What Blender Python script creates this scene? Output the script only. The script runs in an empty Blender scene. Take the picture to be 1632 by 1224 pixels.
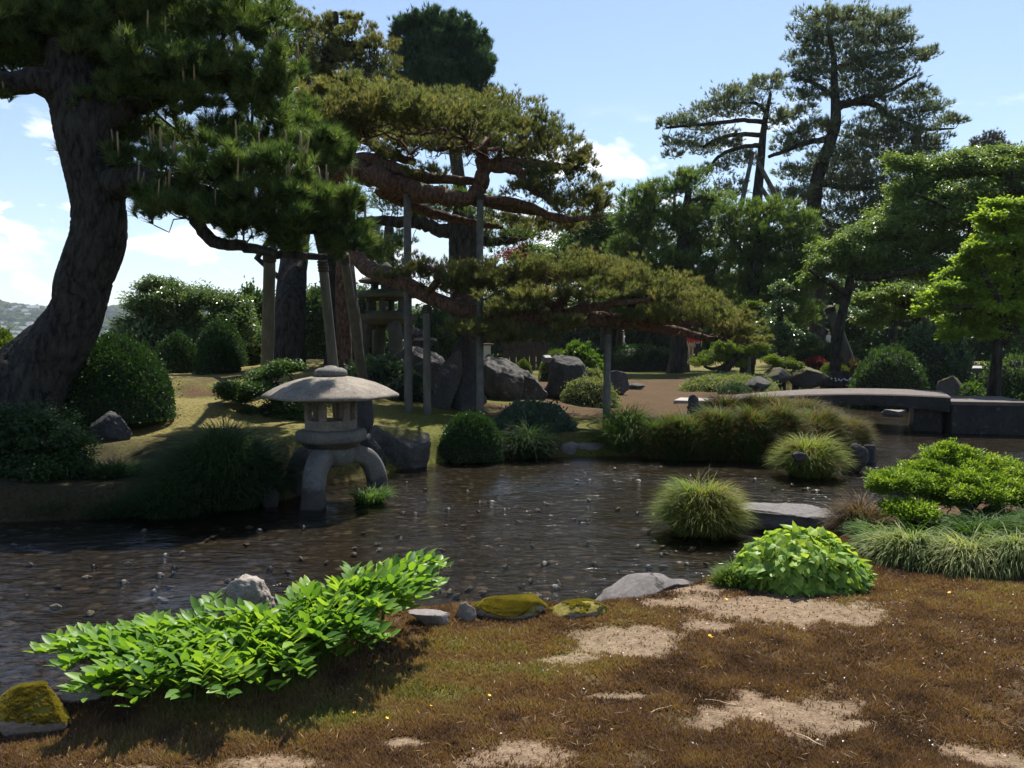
import bpy, bmesh, math, random
import numpy as np
from mathutils import Vector

# ------------------------------------------------------------ camera, world, sun, exposure
sc = bpy.context.scene
COL = sc.collection
F, CX, CY, HZ, H = 1330.0, 816.0, 612.0, 540.0, 2.1      # focal length in photo pixels, centre, horizon row, eye height over the water
PITCH = math.atan((CY - HZ) / F)
cam_d = bpy.data.cameras.new('camera')
cam_d.sensor_width = 36.0
cam_d.lens = 36.0 * F / 1632.0
cam_d.clip_start, cam_d.clip_end = 0.05, 20000
cam = bpy.data.objects.new('camera', cam_d); COL.objects.link(cam)
cam.location = (0, 0, H); cam.rotation_euler = (math.pi / 2 - PITCH, 0, 0)
sc.camera = cam

SUN_EL, SUN_AZ = math.radians(60), math.radians(20)      # azimuth clockwise from straight ahead
SUN = np.array([math.sin(SUN_AZ) * math.cos(SUN_EL), math.cos(SUN_AZ) * math.cos(SUN_EL), math.sin(SUN_EL)])
sl = bpy.data.lights.new('sun', 'SUN'); sl.energy = 5.0; sl.angle = math.radians(0.53); sl.color = (1.0, 0.955, 0.88)
so = bpy.data.objects.new('sun', sl); COL.objects.link(so)
so.rotation_euler = Vector(SUN).to_track_quat('Z', 'Y').to_euler()

world = bpy.data.worlds.new('World'); sc.world = world; world.use_nodes = True
def build_world():
    nt = world.node_tree; N, L = nt.nodes, nt.links; N.clear()
    out = N.new('ShaderNodeOutputWorld'); bg = N.new('ShaderNodeBackground'); bg.inputs[1].default_value = 0.078
    sky = N.new('ShaderNodeTexSky'); sky.sky_type = 'NISHITA'; sky.sun_disc = False
    sky.sun_elevation = SUN_EL; sky.sun_rotation = SUN_AZ; sky.altitude = 50; sky.air_density = 1.0; sky.dust_density = 0.4; sky.ozone_density = 2.0
    tc = N.new('ShaderNodeTexCoord'); sep = N.new('ShaderNodeSeparateXYZ'); L.new(tc.outputs['Generated'], sep.inputs[0])
    mp = N.new('ShaderNodeMapping'); mp.inputs['Scale'].default_value = (1, 1, 2.2); L.new(tc.outputs['Generated'], mp.inputs[0])
    n1 = N.new('ShaderNodeTexNoise'); n1.inputs['Scale'].default_value = 9.0; n1.inputs['Detail'].default_value = 8; n1.inputs['Roughness'].default_value = 0.55
    n1.inputs['Distortion'].default_value = 0.25
    L.new(mp.outputs[0], n1.inputs['Vector'])
    rr = N.new('ShaderNodeValToRGB'); rr.color_ramp.elements[0].position = 0.53; rr.color_ramp.elements[1].position = 0.60
    L.new(n1.outputs[0], rr.inputs[0])
    # clouds only in a band of low elevations
    lo = N.new('ShaderNodeMapRange'); lo.interpolation_type = 'SMOOTHSTEP'; lo.inputs[1].default_value = 0.02; lo.inputs[2].default_value = 0.06
    hi = N.new('ShaderNodeMapRange'); hi.interpolation_type = 'SMOOTHSTEP'; hi.inputs[1].default_value = 0.27; hi.inputs[2].default_value = 0.17
    L.new(sep.outputs[2], lo.inputs[0]); L.new(sep.outputs[2], hi.inputs[0])
    m1 = N.new('ShaderNodeMath'); m1.operation = 'MULTIPLY'; L.new(lo.outputs[0], m1.inputs[0]); L.new(hi.outputs[0], m1.inputs[1])
    m2 = N.new('ShaderNodeMath'); m2.operation = 'MULTIPLY'; L.new(m1.outputs[0], m2.inputs[0]); L.new(rr.outputs[0], m2.inputs[1])
    # cloud tops white, bases grey-blue
    n2 = N.new('ShaderNodeTexNoise'); n2.inputs['Scale'].default_value = 16; n2.inputs['Detail'].default_value = 6; L.new(mp.outputs[0], n2.inputs['Vector'])
    cr = N.new('ShaderNodeValToRGB'); cr.color_ramp.elements[0].color = (6.5, 7.2, 8.4, 1); cr.color_ramp.elements[1].color = (11, 11, 11, 1)
    cr.color_ramp.elements[0].position = 0.35; cr.color_ramp.elements[1].position = 0.55
    L.new(n2.outputs[0], cr.inputs[0])
    mx = N.new('ShaderNodeMix'); mx.data_type = 'RGBA'
    L.new(m2.outputs[0], mx.inputs[0]); L.new(sky.outputs[0], mx.inputs[6]); L.new(cr.outputs[0], mx.inputs[7])
    L.new(mx.outputs[2], bg.inputs[0]); L.new(bg.outputs[0], out.inputs[0])
build_world()
vs = sc.view_settings; vs.view_transform = 'Standard'; vs.look = 'None'; vs.gamma = 1.0; vs.use_curve_mapping = False
vs.exposure = 1.08
cy = sc.cycles
cy.max_bounces = 7; cy.diffuse_bounces = 3; cy.glossy_bounces = 3; cy.transmission_bounces = 4; cy.transparent_max_bounces = 8; cy.volume_bounces = 0
cy.use_denoising = True; cy.use_adaptive_sampling = True; cy.adaptive_threshold = 0.012; cy.sample_clamp_direct = 12.0; cy.sample_clamp_indirect = 6.0; cy.caustics_reflective = False; cy.caustics_refractive = False

# ------------------------------------------------------------ points from photo pixels
_c, _s = math.cos(PITCH), math.sin(PITCH)
def ray(px, py):
    u, v = (px - CX) / F, (CY - py) / F
    d = np.array([u, _c + v * _s, -_s + v * _c]); return d
def at(px, py, Y):
    d = ray(px, py); return np.array([0, 0, H]) + d * (Y / d[1])
def on_z(px, py, z):
    d = ray(px, py); t = (z - H) / d[2]; return np.array([0, 0, H]) + d * t
def PX(Y): return Y / F                                   # metres in one photo pixel at depth Y

# ------------------------------------------------------------ noise
def _h(ix, iy, iz, seed):
    h = (ix.astype(np.int64) * 374761393 + iy.astype(np.int64) * 668265263 + iz.astype(np.int64) * 2147483647 + seed * 1274126177) & 0xffffffff
    h = ((h ^ (h >> 13)) * 1274126177) & 0xffffffff
    h = ((h ^ (h >> 16)) * 2246822519) & 0xffffffff
    return ((h ^ (h >> 15)) & 0xffffff) / float(0xffffff)
def vnoise(p, seed=0):
    p = np.asarray(p, float); i = np.floor(p); f = p - i; f = f * f * (3 - 2 * f); i = i.astype(np.int64); r = 0
    for dx in (0, 1):
        for dy in (0, 1):
            for dz in (0, 1):
                w = (f[..., 0] if dx else 1 - f[..., 0]) * (f[..., 1] if dy else 1 - f[..., 1]) * (f[..., 2] if dz else 1 - f[..., 2])
                r = r + w * _h(i[..., 0] + dx, i[..., 1] + dy, i[..., 2] + dz, seed)
    return r
def fbm(p, seed=0, oct=4, gain=0.5):
    p = np.asarray(p, float); a, s, t = 1.0, 0.0, 0.0
    for k in range(oct):
        s = s + a * vnoise(p * 2 ** k + 17.3 * k, seed + k); t += a; a *= gain
    return s / t
def P3(x, y, z=0.0): return np.stack([x, y, np.zeros_like(x) + z], -1)
def unit(v): return v / np.maximum(np.linalg.norm(v, axis=-1, keepdims=True), 1e-9)
def rand_dirs(rng, n): return unit(rng.normal(size=(n, 3)))

# ------------------------------------------------------------ objects
def tag(o, label=None, cat=None, group=None, kind=None):
    if label: o['label'] = label
    if cat: o['category'] = cat
    if group: o['group'] = group
    if kind: o['kind'] = kind
    return o
def empty(name, loc, label, cat, group=None):
    o = bpy.data.objects.new(name, None); COL.objects.link(o); o.location = tuple(loc); o.empty_display_size = 0.2
    return tag(o, label, cat, group)
def mesh(name, verts, faces, mats, parent=None, tint=None, smooth=False, midx=None):
    """faces: array (M,3) / (M,4), or a list of such arrays; verts in world space (made local to parent)."""
    verts = np.asarray(verts, float)
    if parent is not None: verts = verts - np.array(parent.location)
    fs = faces if isinstance(faces, list) else [faces]
    fs = [np.asarray(f, np.int32) for f in fs if len(f)]
    me = bpy.data.meshes.new(name)
    me.vertices.add(len(verts)); me.vertices.foreach_set('co', verts.astype(np.float32).ravel())
    loops = np.concatenate([f.ravel() for f in fs]); tot = np.concatenate([np.full(len(f), f.shape[1], np.int32) for f in fs])
    me.loops.add(len(loops)); me.loops.foreach_set('vertex_index', loops)
    me.polygons.add(len(tot)); st = np.concatenate([[0], np.cumsum(tot)[:-1]]).astype(np.int32)
    me.polygons.foreach_set('loop_start', st)
    if tint is not None:
        a = me.attributes.new('tint', 'FLOAT', 'POINT'); a.data.foreach_set('value', np.asarray(tint, np.float32).ravel())
    for m in (mats if isinstance(mats, (list, tuple)) else [mats]): me.materials.append(m)
    if midx is not None: me.polygons.foreach_set('material_index', np.asarray(midx, np.int32))
    me.polygons.foreach_set('use_smooth', np.full(len(tot), smooth))
    me.update(calc_edges=True); me.validate()
    o = bpy.data.objects.new(name, me); COL.objects.link(o)
    if parent is not None: o.parent = parent
    return o
class MB:
    def __init__(s): s.v, s.q, s.t, s.n, s.tn = [], [], [], 0, []
    def add(s, v, q=None, t=None, tint=None):
        v = np.asarray(v, float)
        if q is not None and len(q): s.q.append(np.asarray(q) + s.n)
        if t is not None and len(t): s.t.append(np.asarray(t) + s.n)
        s.v.append(v); s.n += len(v); s.tn.append(np.zeros(len(v)) if tint is None else np.broadcast_to(np.asarray(tint, float), (len(v),)))
    def build(s, name, mats, parent=None, smooth=False):
        fs = []
        if s.q: fs.append(np.concatenate(s.q))
        if s.t: fs.append(np.concatenate(s.t))
        return mesh(name, np.concatenate(s.v), fs, mats, parent, np.concatenate(s.tn), smooth)
def own(o, loc=None):
    """move the origin of a parentless mesh object to its base without moving the mesh"""
    me = o.data; n = len(me.vertices); co = np.empty(n * 3, np.float32); me.vertices.foreach_get('co', co); co = co.reshape(-1, 3)
    if loc is None: loc = np.array([co[:, 0].mean(), co[:, 1].mean(), co[:, 2].min()])
    co = co - np.asarray(loc, np.float32); me.vertices.foreach_set('co', co.ravel()); o.location = tuple(float(x) for x in loc); me.update(); return o
def copy_tree(o, parent=None):
    c = o.copy(); COL.objects.link(c)
    if parent is not None: c.parent = parent
    for ch in list(o.children): copy_tree(ch, c)
    return c
def box(mb, c, size, rz=0.0, bev=0.0, tint=0):
    """bevelled box centred at c"""
    sx, sy, sz = [a / 2 for a in size]; b = bev
    bm = bmesh.new(); bmesh.ops.create_cube(bm, size=1.0)
    for v in bm.verts: v.co = Vector((v.co.x * 2 * sx, v.co.y * 2 * sy, v.co.z * 2 * sz))
    if b: bmesh.ops.bevel(bm, geom=bm.edges[:], offset=b, segments=2, profile=0.6, affect='EDGES')
    add_bm(mb, bm, c, rz, tint)
def add_bm(mb, bm, c=(0, 0, 0), rz=0.0, tint=0):
    bmesh.ops.triangulate(bm, faces=[f for f in bm.faces if len(f.verts) > 4])
    bm.verts.index_update(); v = np.array([p.co[:] for p in bm.verts]); ca, sa = math.cos(rz), math.sin(rz)
    v = np.stack([v[:, 0] * ca - v[:, 1] * sa + c[0], v[:, 0] * sa + v[:, 1] * ca + c[1], v[:, 2] + c[2]], 1)
    q = [[p.index for p in f.verts] for f in bm.faces if len(f.verts) == 4]; t = [[p.index for p in f.verts] for f in bm.faces if len(f.verts) == 3]
    mb.add(v, q or None, t or None, tint); bm.free()

# ------------------------------------------------------------ materials
MATS = {}
def nodes(name):
    m = bpy.data.materials.new(name); m.use_nodes = True; nt = m.node_tree; nt.nodes.clear(); MATS[name] = m
    return m, nt.nodes, nt.links
def ramp(N, L, fac, stops):
    r = N.new('ShaderNodeValToRGB'); e = r.color_ramp.elements
    while len(e) > 1: e.remove(e[-1])
    e[0].position = stops[0][0]; e[0].color = (*stops[0][1], 1)
    for p, c in stops[1:]:
        k = e.new(p); k.color = (*c, 1)
    L.new(fac, r.inputs[0]); return r.outputs[0]
def noise(N, L, vec, scale, detail=4, rough=0.5, dist=0.0):
    n = N.new('ShaderNodeTexNoise'); n.inputs['Scale'].default_value = scale; n.inputs['Detail'].default_value = detail; n.inputs['Roughness'].default_value = rough
    n.inputs['Distortion'].default_value = dist
    if vec is not None: L.new(vec, n.inputs['Vector'])
    return n.outputs[0]
def math_(N, L, op, a, b=None, clamp=False):
    m = N.new('ShaderNodeMath'); m.operation = op; m.use_clamp = clamp
    for i, x in enumerate((a, b)):
        if x is None: continue
        if isinstance(x, (int, float)): m.inputs[i].default_value = x
        else: L.new(x, m.inputs[i])
    return m.outputs[0]
def mixc(N, L, fac, a, b, mode='MIX'):
    m = N.new('ShaderNodeMix'); m.data_type = 'RGBA'; m.blend_type = mode
    for i, x in ((0, fac), (6, a), (7, b)):
        if isinstance(x, (int, float)): m.inputs[i].default_value = x
        elif isinstance(x, tuple): m.inputs[i].default_value = (*x, 1)
        else: L.new(x, m.inputs[i])
    return m.outputs[2]
def geo_pos(N):
    return N.new('ShaderNodeNewGeometry').outputs['Position']
def obj_co(N): return N.new('ShaderNodeTexCoord').outputs['Object']
def finish(N, L, col, rough=0.8, bump=None, strength=0.5, dist=0.02, spec=0.3):
    p = N.new('ShaderNodeBsdfPrincipled'); o = N.new('ShaderNodeOutputMaterial')
    if isinstance(col, tuple): p.inputs['Base Color'].default_value = (*col, 1)
    else: L.new(col, p.inputs['Base Color'])
    if isinstance(rough, (int, float)): p.inputs['Roughness'].default_value = rough
    else: L.new(rough, p.inputs['Roughness'])
    p.inputs['Specular IOR Level'].default_value = spec
    if bump is not None:
        b = N.new('ShaderNodeBump'); b.inputs['Strength'].default_value = strength; b.inputs['Distance'].default_value = dist
        L.new(bump, b.inputs['Height']); L.new(b.outputs[0], p.inputs['Normal'])
    L.new(p.outputs[0], o.inputs[0]); return p
def leaf_mat(name, stops, trans=0.35, rough=0.5, tcol=(1.25, 1.2, 0.5), spec=0.35, patch=None):
    """leaves: reflected light plus light coming through; colour along the natural tint of each tuft"""
    m, N, L = nodes(name)
    a = N.new('ShaderNodeAttribute'); a.attribute_name = 'tint'
    c = ramp(N, L, a.outputs['Fac'], stops)
    if patch:
        f = noise(N, L, geo_pos(N), patch[0], 3); f = math_(N, L, 'MULTIPLY', ramp(N, L, f, [(patch[2], (0, 0, 0)), (patch[2] + .2, (1, 1, 1))]), patch[3] if len(patch) > 3 else 0.7)
        c = mixc(N, L, f, c, patch[1])
    p = N.new('ShaderNodeBsdfPrincipled'); L.new(c, p.inputs['Base Color']); p.inputs['Roughness'].default_value = rough; p.inputs['Specular IOR Level'].default_value = spec
    t = N.new('ShaderNodeBsdfTranslucent'); L.new(mixc(N, L, 1.0, c, tcol, 'MULTIPLY'), t.inputs[0])
    x = N.new('ShaderNodeMixShader'); x.inputs[0].default_value = trans; L.new(p.outputs[0], x.inputs[1]); L.new(t.outputs[0], x.inputs[2])
    o = N.new('ShaderNodeOutputMaterial'); L.new(x.outputs[0], o.inputs[0]); return m
def bark_mat(name, c0, c1, c2, scale=6.0, stretch=0.25, dist=0.03):
    m, N, L = nodes(name)
    mp = N.new('ShaderNodeMapping'); mp.inputs['Scale'].default_value = (1, 1, stretch); L.new(geo_pos(N), mp.inputs[0])
    v = N.new('ShaderNodeTexVoronoi'); v.feature = 'F1'; v.inputs['Scale'].default_value = scale * 2.2
    L.new(mixc(N, L, 0.22, mp.outputs[0], noise(N, L, mp.outputs[0], scale * 1.3, 4)), v.inputs['Vector'])
    n = noise(N, L, mp.outputs[0], scale * 2.0, 9, 0.7, 0.6)
    h = mixc(N, L, 0.72, math_(N, L, 'SUBTRACT', 1.0, v.outputs['Distance']), n)
    c = ramp(N, L, h, [(0.36, c0), (0.52, c1), (0.72, c2)])
    lic = ramp(N, L, noise(N, L, geo_pos(N), 2.2, 5), [(0.55, (0, 0, 0)), (0.75, (1, 1, 1))])
    c = mixc(N, L, math_(N, L, 'MULTIPLY', lic, 0.25), c, (0.10, 0.105, 0.085))
    finish(N, L, c, 0.9, h, 1.0, dist, 0.12); return m
def stone_mat(name, c0, c1, c2, moss=None, scale=3.0, bump=0.02, crack=0.0, lichen=0.0, strata=1.0):
    m, N, L = nodes(name); pos = obj_co(N)
    mp = N.new('ShaderNodeMapping'); mp.inputs['Scale'].default_value = (1, 1, strata); L.new(pos, mp.inputs[0]); pos2 = mp.outputs[0]
    n = noise(N, L, pos2, scale, 8, 0.62, 0.3); n2 = noise(N, L, pos2, scale * 9, 5, 0.6)
    c = ramp(N, L, n, [(0.3, c0), (0.5, c1), (0.7, c2)])
    c = mixc(N, L, 0.35, c, ramp(N, L, n2, [(0.3, tuple(x * .5 for x in c0)), (0.7, tuple(min(1, x * 1.3) for x in c2))]))
    h = mixc(N, L, 0.4, n, n2)
    if lichen:
        li = ramp(N, L, noise(N, L, pos, scale * 2.6, 6, 0.6), [(0.6, (0, 0, 0)), (0.66, (1, 1, 1))])
        c = mixc(N, L, math_(N, L, 'MULTIPLY', li, lichen), c, (0.34, 0.34, 0.28))
    if crack:
        v = N.new('ShaderNodeTexVoronoi'); v.feature = 'DISTANCE_TO_EDGE'; v.inputs['Scale'].default_value = crack; L.new(mixc(N, L, 0.12, pos2, noise(N, L, pos2, scale * 2, 4)), v.inputs['Vector'])
        k = ramp(N, L, v.outputs['Distance'], [(0.0, (0, 0, 0)), (0.025, (1, 1, 1))]); h = mixc(N, L, 1.0, h, k, 'MULTIPLY')
        c = mixc(N, L, math_(N, L, 'SUBTRACT', 1.0, k), c, tuple(x * 0.25 for x in c0))
    if moss:
        g = N.new('ShaderNodeNewGeometry'); s = N.new('ShaderNodeSeparateXYZ'); L.new(g.outputs['Normal'], s.inputs[0])
        f = math_(N, L, 'ADD', math_(N, L, 'MULTIPLY', s.outputs[2], 0.5), math_(N, L, 'MULTIPLY', noise(N, L, pos, scale * 1.2, 5), 0.9))
        f = ramp(N, L, f, [(moss[1], (0, 0, 0)), (moss[1] + 0.12, (1, 1, 1))])
        mc = ramp(N, L, noise(N, L, pos, 30, 3), [(0.35, tuple(x * .55 for x in moss[0])), (0.65, moss[0])])
        c = mixc(N, L, f, c, mc)
    finish(N, L, c, 0.85, h, 0.8, bump, 0.25); return m
def flat_mat(name, c0, c1, scale=8.0, rough=0.7, bump=0.005, stretch=1.0):
    m, N, L = nodes(name)
    mp = N.new('ShaderNodeMapping'); mp.inputs['Scale'].default_value = (1, 1, stretch); L.new(obj_co(N), mp.inputs[0])
    n = noise(N, L, mp.outputs[0], scale, 6, 0.6); finish(N, L, ramp(N, L, n, [(0.3, c0), (0.7, c1)]), rough, n, 0.6, bump); return m

# ------------------------------------------------------------ the lie of the land
# known ground points: photo pixel and the height of the ground there
GP = [(300, 640, 1.0), (300, 600, 1.28), (60, 655, 1.0), (-300, 660, 1.0), (550, 570, 1.62), (460, 592, 1.38), (-300, 590, 1.4), (380, 680, .7), (200, 700, .62), (150, 760, .3), (-200, 760, .3),
      (650, 645, .72), (765, 668, .5), (620, 690, .45), (968, 692, .34), (860, 690, .4), (800, 640, .6), (700, 620, .85), (860, 610, .7), (1000, 622, .46), (1000, 652, .42), (900, 660, .45),
      (1150, 606, .62), (1100, 640, .52), (1155, 634, .6), (1250, 600, .75), (1000, 590, .6), (1080, 590, .6), (1590, 605, .6), (1450, 600, .6), (1800, 610, .6), (1340, 590, .8), (1200, 690, .3), (1300, 690, .28)]
_G = []
for px, py, z in GP:
    p = on_z(px, py, z); _G.append((p[0], p[1], z))
for x in (-4, -2, 0, 2, 4, 7, 10):
    for y in (-3, 0, 2.5, 4.2): _G.append((x, y, 0.45 + 0.02 * math.sin(x * 2.1 + y)))
for x in (-5, -8, -14): _G += [(x, -3, .45), (x, 1, .35)]
for x in (-30, -18, -6, 6, 20, 36, 50): _G += [(x, 45, .9 if x > -8 else 1.5), (x, 62, .9)]
_G += [(4.6, 7.6, .4), (6.2, 8, .42), (8, 8.2, .42), (12, 9, .4), (3.2, 7.0, .35)]
_G = np.array(_G)
# outline of the stream bed, counter-clockwise pieces in photo pixels at the water's height
W_FAR = [(-900, 838), (-300, 838), (0, 834), (200, 826), (380, 812), (468, 796), (530, 772), (600, 760), (650, 746), (700, 738), (800, 732), (960, 727), (1100, 731), (1225, 738), (1250, 742), (1300, 740), (1345, 728),
         (1362, 712), (1352, 698), (1330, 684), (1262, 668), (1230, 658), (1180, 647), (1215, 640), (1280, 634), (1400, 632), (1480, 638), (1530, 650), (1800, 662), (2200, 672)]
W_NEAR = [(2200, 770), (1900, 790), (1700, 800), (1440, 815), (1395, 832), (1330, 846), (1270, 866), (1185, 905), (1140, 930), (1010, 962), (950, 982), (900, 988), (830, 985), (760, 984), (700, 990), (600, 1000), (440, 1020), (330, 1040),
          (180, 1085), (95, 1115), (30, 1155), (-60, 1200), (-300, 1260), (-900, 1300)]
WP = np.array([on_z(px, py, 0.0)[:2] for px, py in W_FAR] + [on_z(px, py, 0.16)[:2] for px, py in W_NEAR])
def sdist(x, y):
    """signed distance to the water's edge, positive inside the water"""
    p = np.stack([x.ravel(), y.ravel()], 1); best = np.full(len(p), 1e9); ins = np.zeros(len(p), bool)
    A = WP; B = np.roll(WP, -1, 0)
    for a, b in zip(A, B):
        ab = b - a; t = np.clip(((p - a) @ ab) / max(ab @ ab, 1e-9), 0, 1); d = np.hypot(*(p - a - t[:, None] * ab).T); best = np.minimum(best, d)
        c = (a[1] > p[:, 1]) != (b[1] > p[:, 1])
        with np.errstate(divide='ignore', invalid='ignore'): xi = (b[0] - a[0]) * (p[:, 1] - a[1]) / (b[1] - a[1]) + a[0]
        ins ^= c & (p[:, 0] < xi)
    return np.where(ins, best, -best).reshape(x.shape)
def smooth(t): t = np.clip(t, 0, 1); return t * t * (3 - 2 * t)
def height(x, y):
    x = np.asarray(x, float); y = np.asarray(y, float); shp = x.shape; xf, yf = x.ravel(), y.ravel()
    num = np.zeros(len(xf)); den = np.zeros(len(xf))
    r = np.hypot(xf, yf)
    for gx, gy, gz in _G:
        d2 = (xf - gx) ** 2 + (yf - gy) ** 2; s = 0.25 + 0.0025 * gy * gy
        w = 1.0 / (d2 + s) ** 2; num += w * gz; den += w
    z = num / den
    p = P3(xf, yf)
    z = z + (fbm(p * 0.9, 3, 4) - 0.5) * 0.10 + (fbm(p * 5, 9, 3) - 0.5) * 0.035
    sd = sdist(xf, yf)
    bank = smooth(-sd / 0.55)
    bed = -0.05 + (fbm(p * 2.2, 5, 4) - 0.5) * 0.04
    zin = np.where(sd > 0, np.maximum(-0.04 - sd * 0.5, bed), 0)
    z = np.where(sd > 0, np.where(sd < 0.36, np.minimum(-0.022 - sd * 0.08, 0), bed * smooth((sd - .1) / .5) + (-0.048) * (1 - smooth((sd - .1) / .5))), -0.03 + bank * (z + 0.03))
    # beyond the garden the hill drops to the valley, then the far wooded ridge rises
    az = np.degrees(np.arctan2(xf, yf))
    edge = np.where(az < -12, 30.0, 85.0)
    drop = smooth((r - edge) / (edge * 1.6))
    q = P3(xf / 420, yf / 420); ridge = smooth((r - 650) / 1500) * (84 + 60 * (fbm(q, 21, 4)) + 10 * np.sin(az * 0.5)) + smooth((r - 2300) / 900) * 12
    far = -42 + ridge + (fbm(P3(xf / 25, yf / 25), 31, 3) - .5) * 5 * smooth((r - 300) / 300)
    z = z * (1 - drop) + far * drop
    return z.reshape(shp)
def hz(x, y): return float(height(np.array([x]), np.array([y]))[0])
def ground(px, py):
    """where the sight line of a photo pixel meets the ground"""
    d = ray(px, py); t = np.linspace(2.0, 95, 1500); pts = np.array([0, 0, H]) + t[:, None] * d
    g = height(pts[:, 0], pts[:, 1]); k = np.nonzero(pts[:, 2] <= g)[0]
    return pts[k[0]] if len(k) else pts[-1]

# ------------------------------------------------------------ ground sheet, water
SOIL = [(1250, 972, 175, 30), (1340, 985, 70, 20), (1000, 1018, 90, 22), (1130, 1000, 60, 12), (1260, 1148, 140, 30), (1340, 1165, 60, 15), (830, 1205, 120, 26), (430, 1212, 120, 24), (200, 1225, 90, 14), (640, 1180, 40, 9), (1560, 1205, 120, 20), (1120, 930, 60, 8), (980, 1110, 60, 8), (900, 1040, 60, 8), (1090, 955, 60, 9)]
_SO = []
for px, py, a, b in SOIL:
    c = on_z(px, py, .45); ex = on_z(px + a, py, .45); ey = on_z(px, py - b, .45); _SO.append((c[0], c[1], abs(ex[0] - c[0]) * 1.15, abs(ey[1] - c[1]) * 1.25))
def soil_mask(x, y):
    q = np.zeros_like(x); n = fbm(P3(x * 2.6, y * 2.6), 41, 4) - .5; n2 = fbm(P3(x * 14, y * 14), 47, 3) - .5
    for cx_, cy_, a, b in _SO:
        e = np.hypot((x - cx_) / a, (y - cy_) / b) + n * 1.3 + n2 * 0.8; q = np.maximum(q, smooth((1.3 - e) / 0.95))
    return q
def green_mask(x, y):
    g = np.zeros_like(x); n = fbm(P3(x * 1.7, y * 1.7), 51, 4) - .5
    for px, py, a, b in [(790, 1040, 190, 50), (100, 1190, 190, 50), (660, 1090, 130, 45), (1010, 975, 100, 22), (430, 1120, 300, 60)]:
        c = on_z(px, py, .45); ex = on_z(px + a, py, .45); ey = on_z(px, py - b, .45)
        e = np.hypot((x - c[0]) / abs(ex[0] - c[0]), (y - c[1]) / abs(ey[1] - c[1])) + n * 1.6; g = np.maximum(g, .62 * smooth((1.1 - e) / .9))
    return g
def ground_mat():
    m, N, L = nodes('ground_cover'); pos = geo_pos(N)
    def att(k):
        a = N.new('ShaderNodeAttribute'); a.attribute_name = k; return a.outputs['Fac']
    nf = noise(N, L, pos, 22, 6, 0.65); nm = noise(N, L, pos, 2.3, 5, 0.6); nff = noise(N, L, pos, 90, 4, 0.6)
    brown = ramp(N, L, nf, [(0.3, (.032, .02, .013)), (0.5, (.085, .046, .024)), (0.62, (.115, .064, .03)), (0.75, (.15, .095, .04))])
    brown = mixc(N, L, ramp(N, L, mixc(N, L, .35, nm, nf), [(.40, (0, 0, 0)), (.60, (.85, .85, .85))]), brown, mixc(N, L, .5, (.05, .036, .018), ramp(N, L, nff, [(.3, (.035, .035, .012)), (.7, (.09, .062, .03))])))
    green = ramp(N, L, nf, [(0.3, (.022, .03, .008)), (0.5, (.085, .09, .018)), (0.7, (.15, .14, .03))])
    soil = ramp(N, L, mixc(N, L, .5, nf, nff), [(0.3, (.11, .072, .045)), (0.5, (.235, .17, .112)), (0.7, (.32, .245, .17))])
    tan = ramp(N, L, nf, [(0.3, (.07, .06, .02)), (0.5, (.15, .125, .04)), (0.7, (.24, .19, .08))])
    far = ramp(N, L, noise(N, L, pos, .03, 5, .6), [(.3, (.018, .035, .012)), (.7, (.05, .08, .028))])
    c = mixc(N, L, att('green'), brown, green); c = mixc(N, L, att('tan'), c, tan); c = mixc(N, L, att('bank_shade'), c, ramp(N, L, nf, [(.3, (.012, .010, .007)), (.55, (.035, .028, .016)), (.75, (.05, .05, .018))])); sf = math_(N, L, 'ADD', att('soil'), math_(N, L, 'MULTIPLY', math_(N, L, 'SUBTRACT', mixc(N, L, .5, nf, nff), .5), 1.5)); sf = ramp(N, L, sf, [(.30, (0, 0, 0)), (1.0, (.92, .92, .92))]); c = mixc(N, L, sf, c, soil)  # far bank under the pine: dark earth with the canopy's shade painted in
    v = N.new('ShaderNodeTexVoronoi'); v.inputs['Scale'].default_value = 9.5; v.inputs['Randomness'].default_value = .9
    L.new(mixc(N, L, .05, pos, noise(N, L, pos, 5, 2)), v.inputs['Vector'])
    sepc = N.new('ShaderNodeSeparateColor'); L.new(v.outputs['Color'], sepc.inputs[0])
    cob = ramp(N, L, sepc.outputs[0], [(0, (.008, .0075, .007)), (.4, (.018, .0165, .0145)), (.7, (.036, .031, .025)), (.9, (.068, .055, .041)), (1, (.14, .12, .10))])
    cob = mixc(N, L, ramp(N, L, v.outputs['Distance'], [(.38, (0, 0, 0)), (.62, (1, 1, 1))]), cob, (.006, .005, .004))
    cob = mixc(N, L, .35, cob, ramp(N, L, nf, [(.3, (.01, .009, .006)), (.7, (.09, .07, .05))]))
    c = mixc(N, L, att('bed'), c, cob); c = mixc(N, L, att('far'), c, far)
    h = mixc(N, L, .5, nf, nff); hb = math_(N, L, 'SUBTRACT', 1.0, v.outputs['Distance']); h = mixc(N, L, att('bed'), h, hb)
    finish(N, L, c, .95, h, 0.9, 0.03, .1); return m
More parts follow.
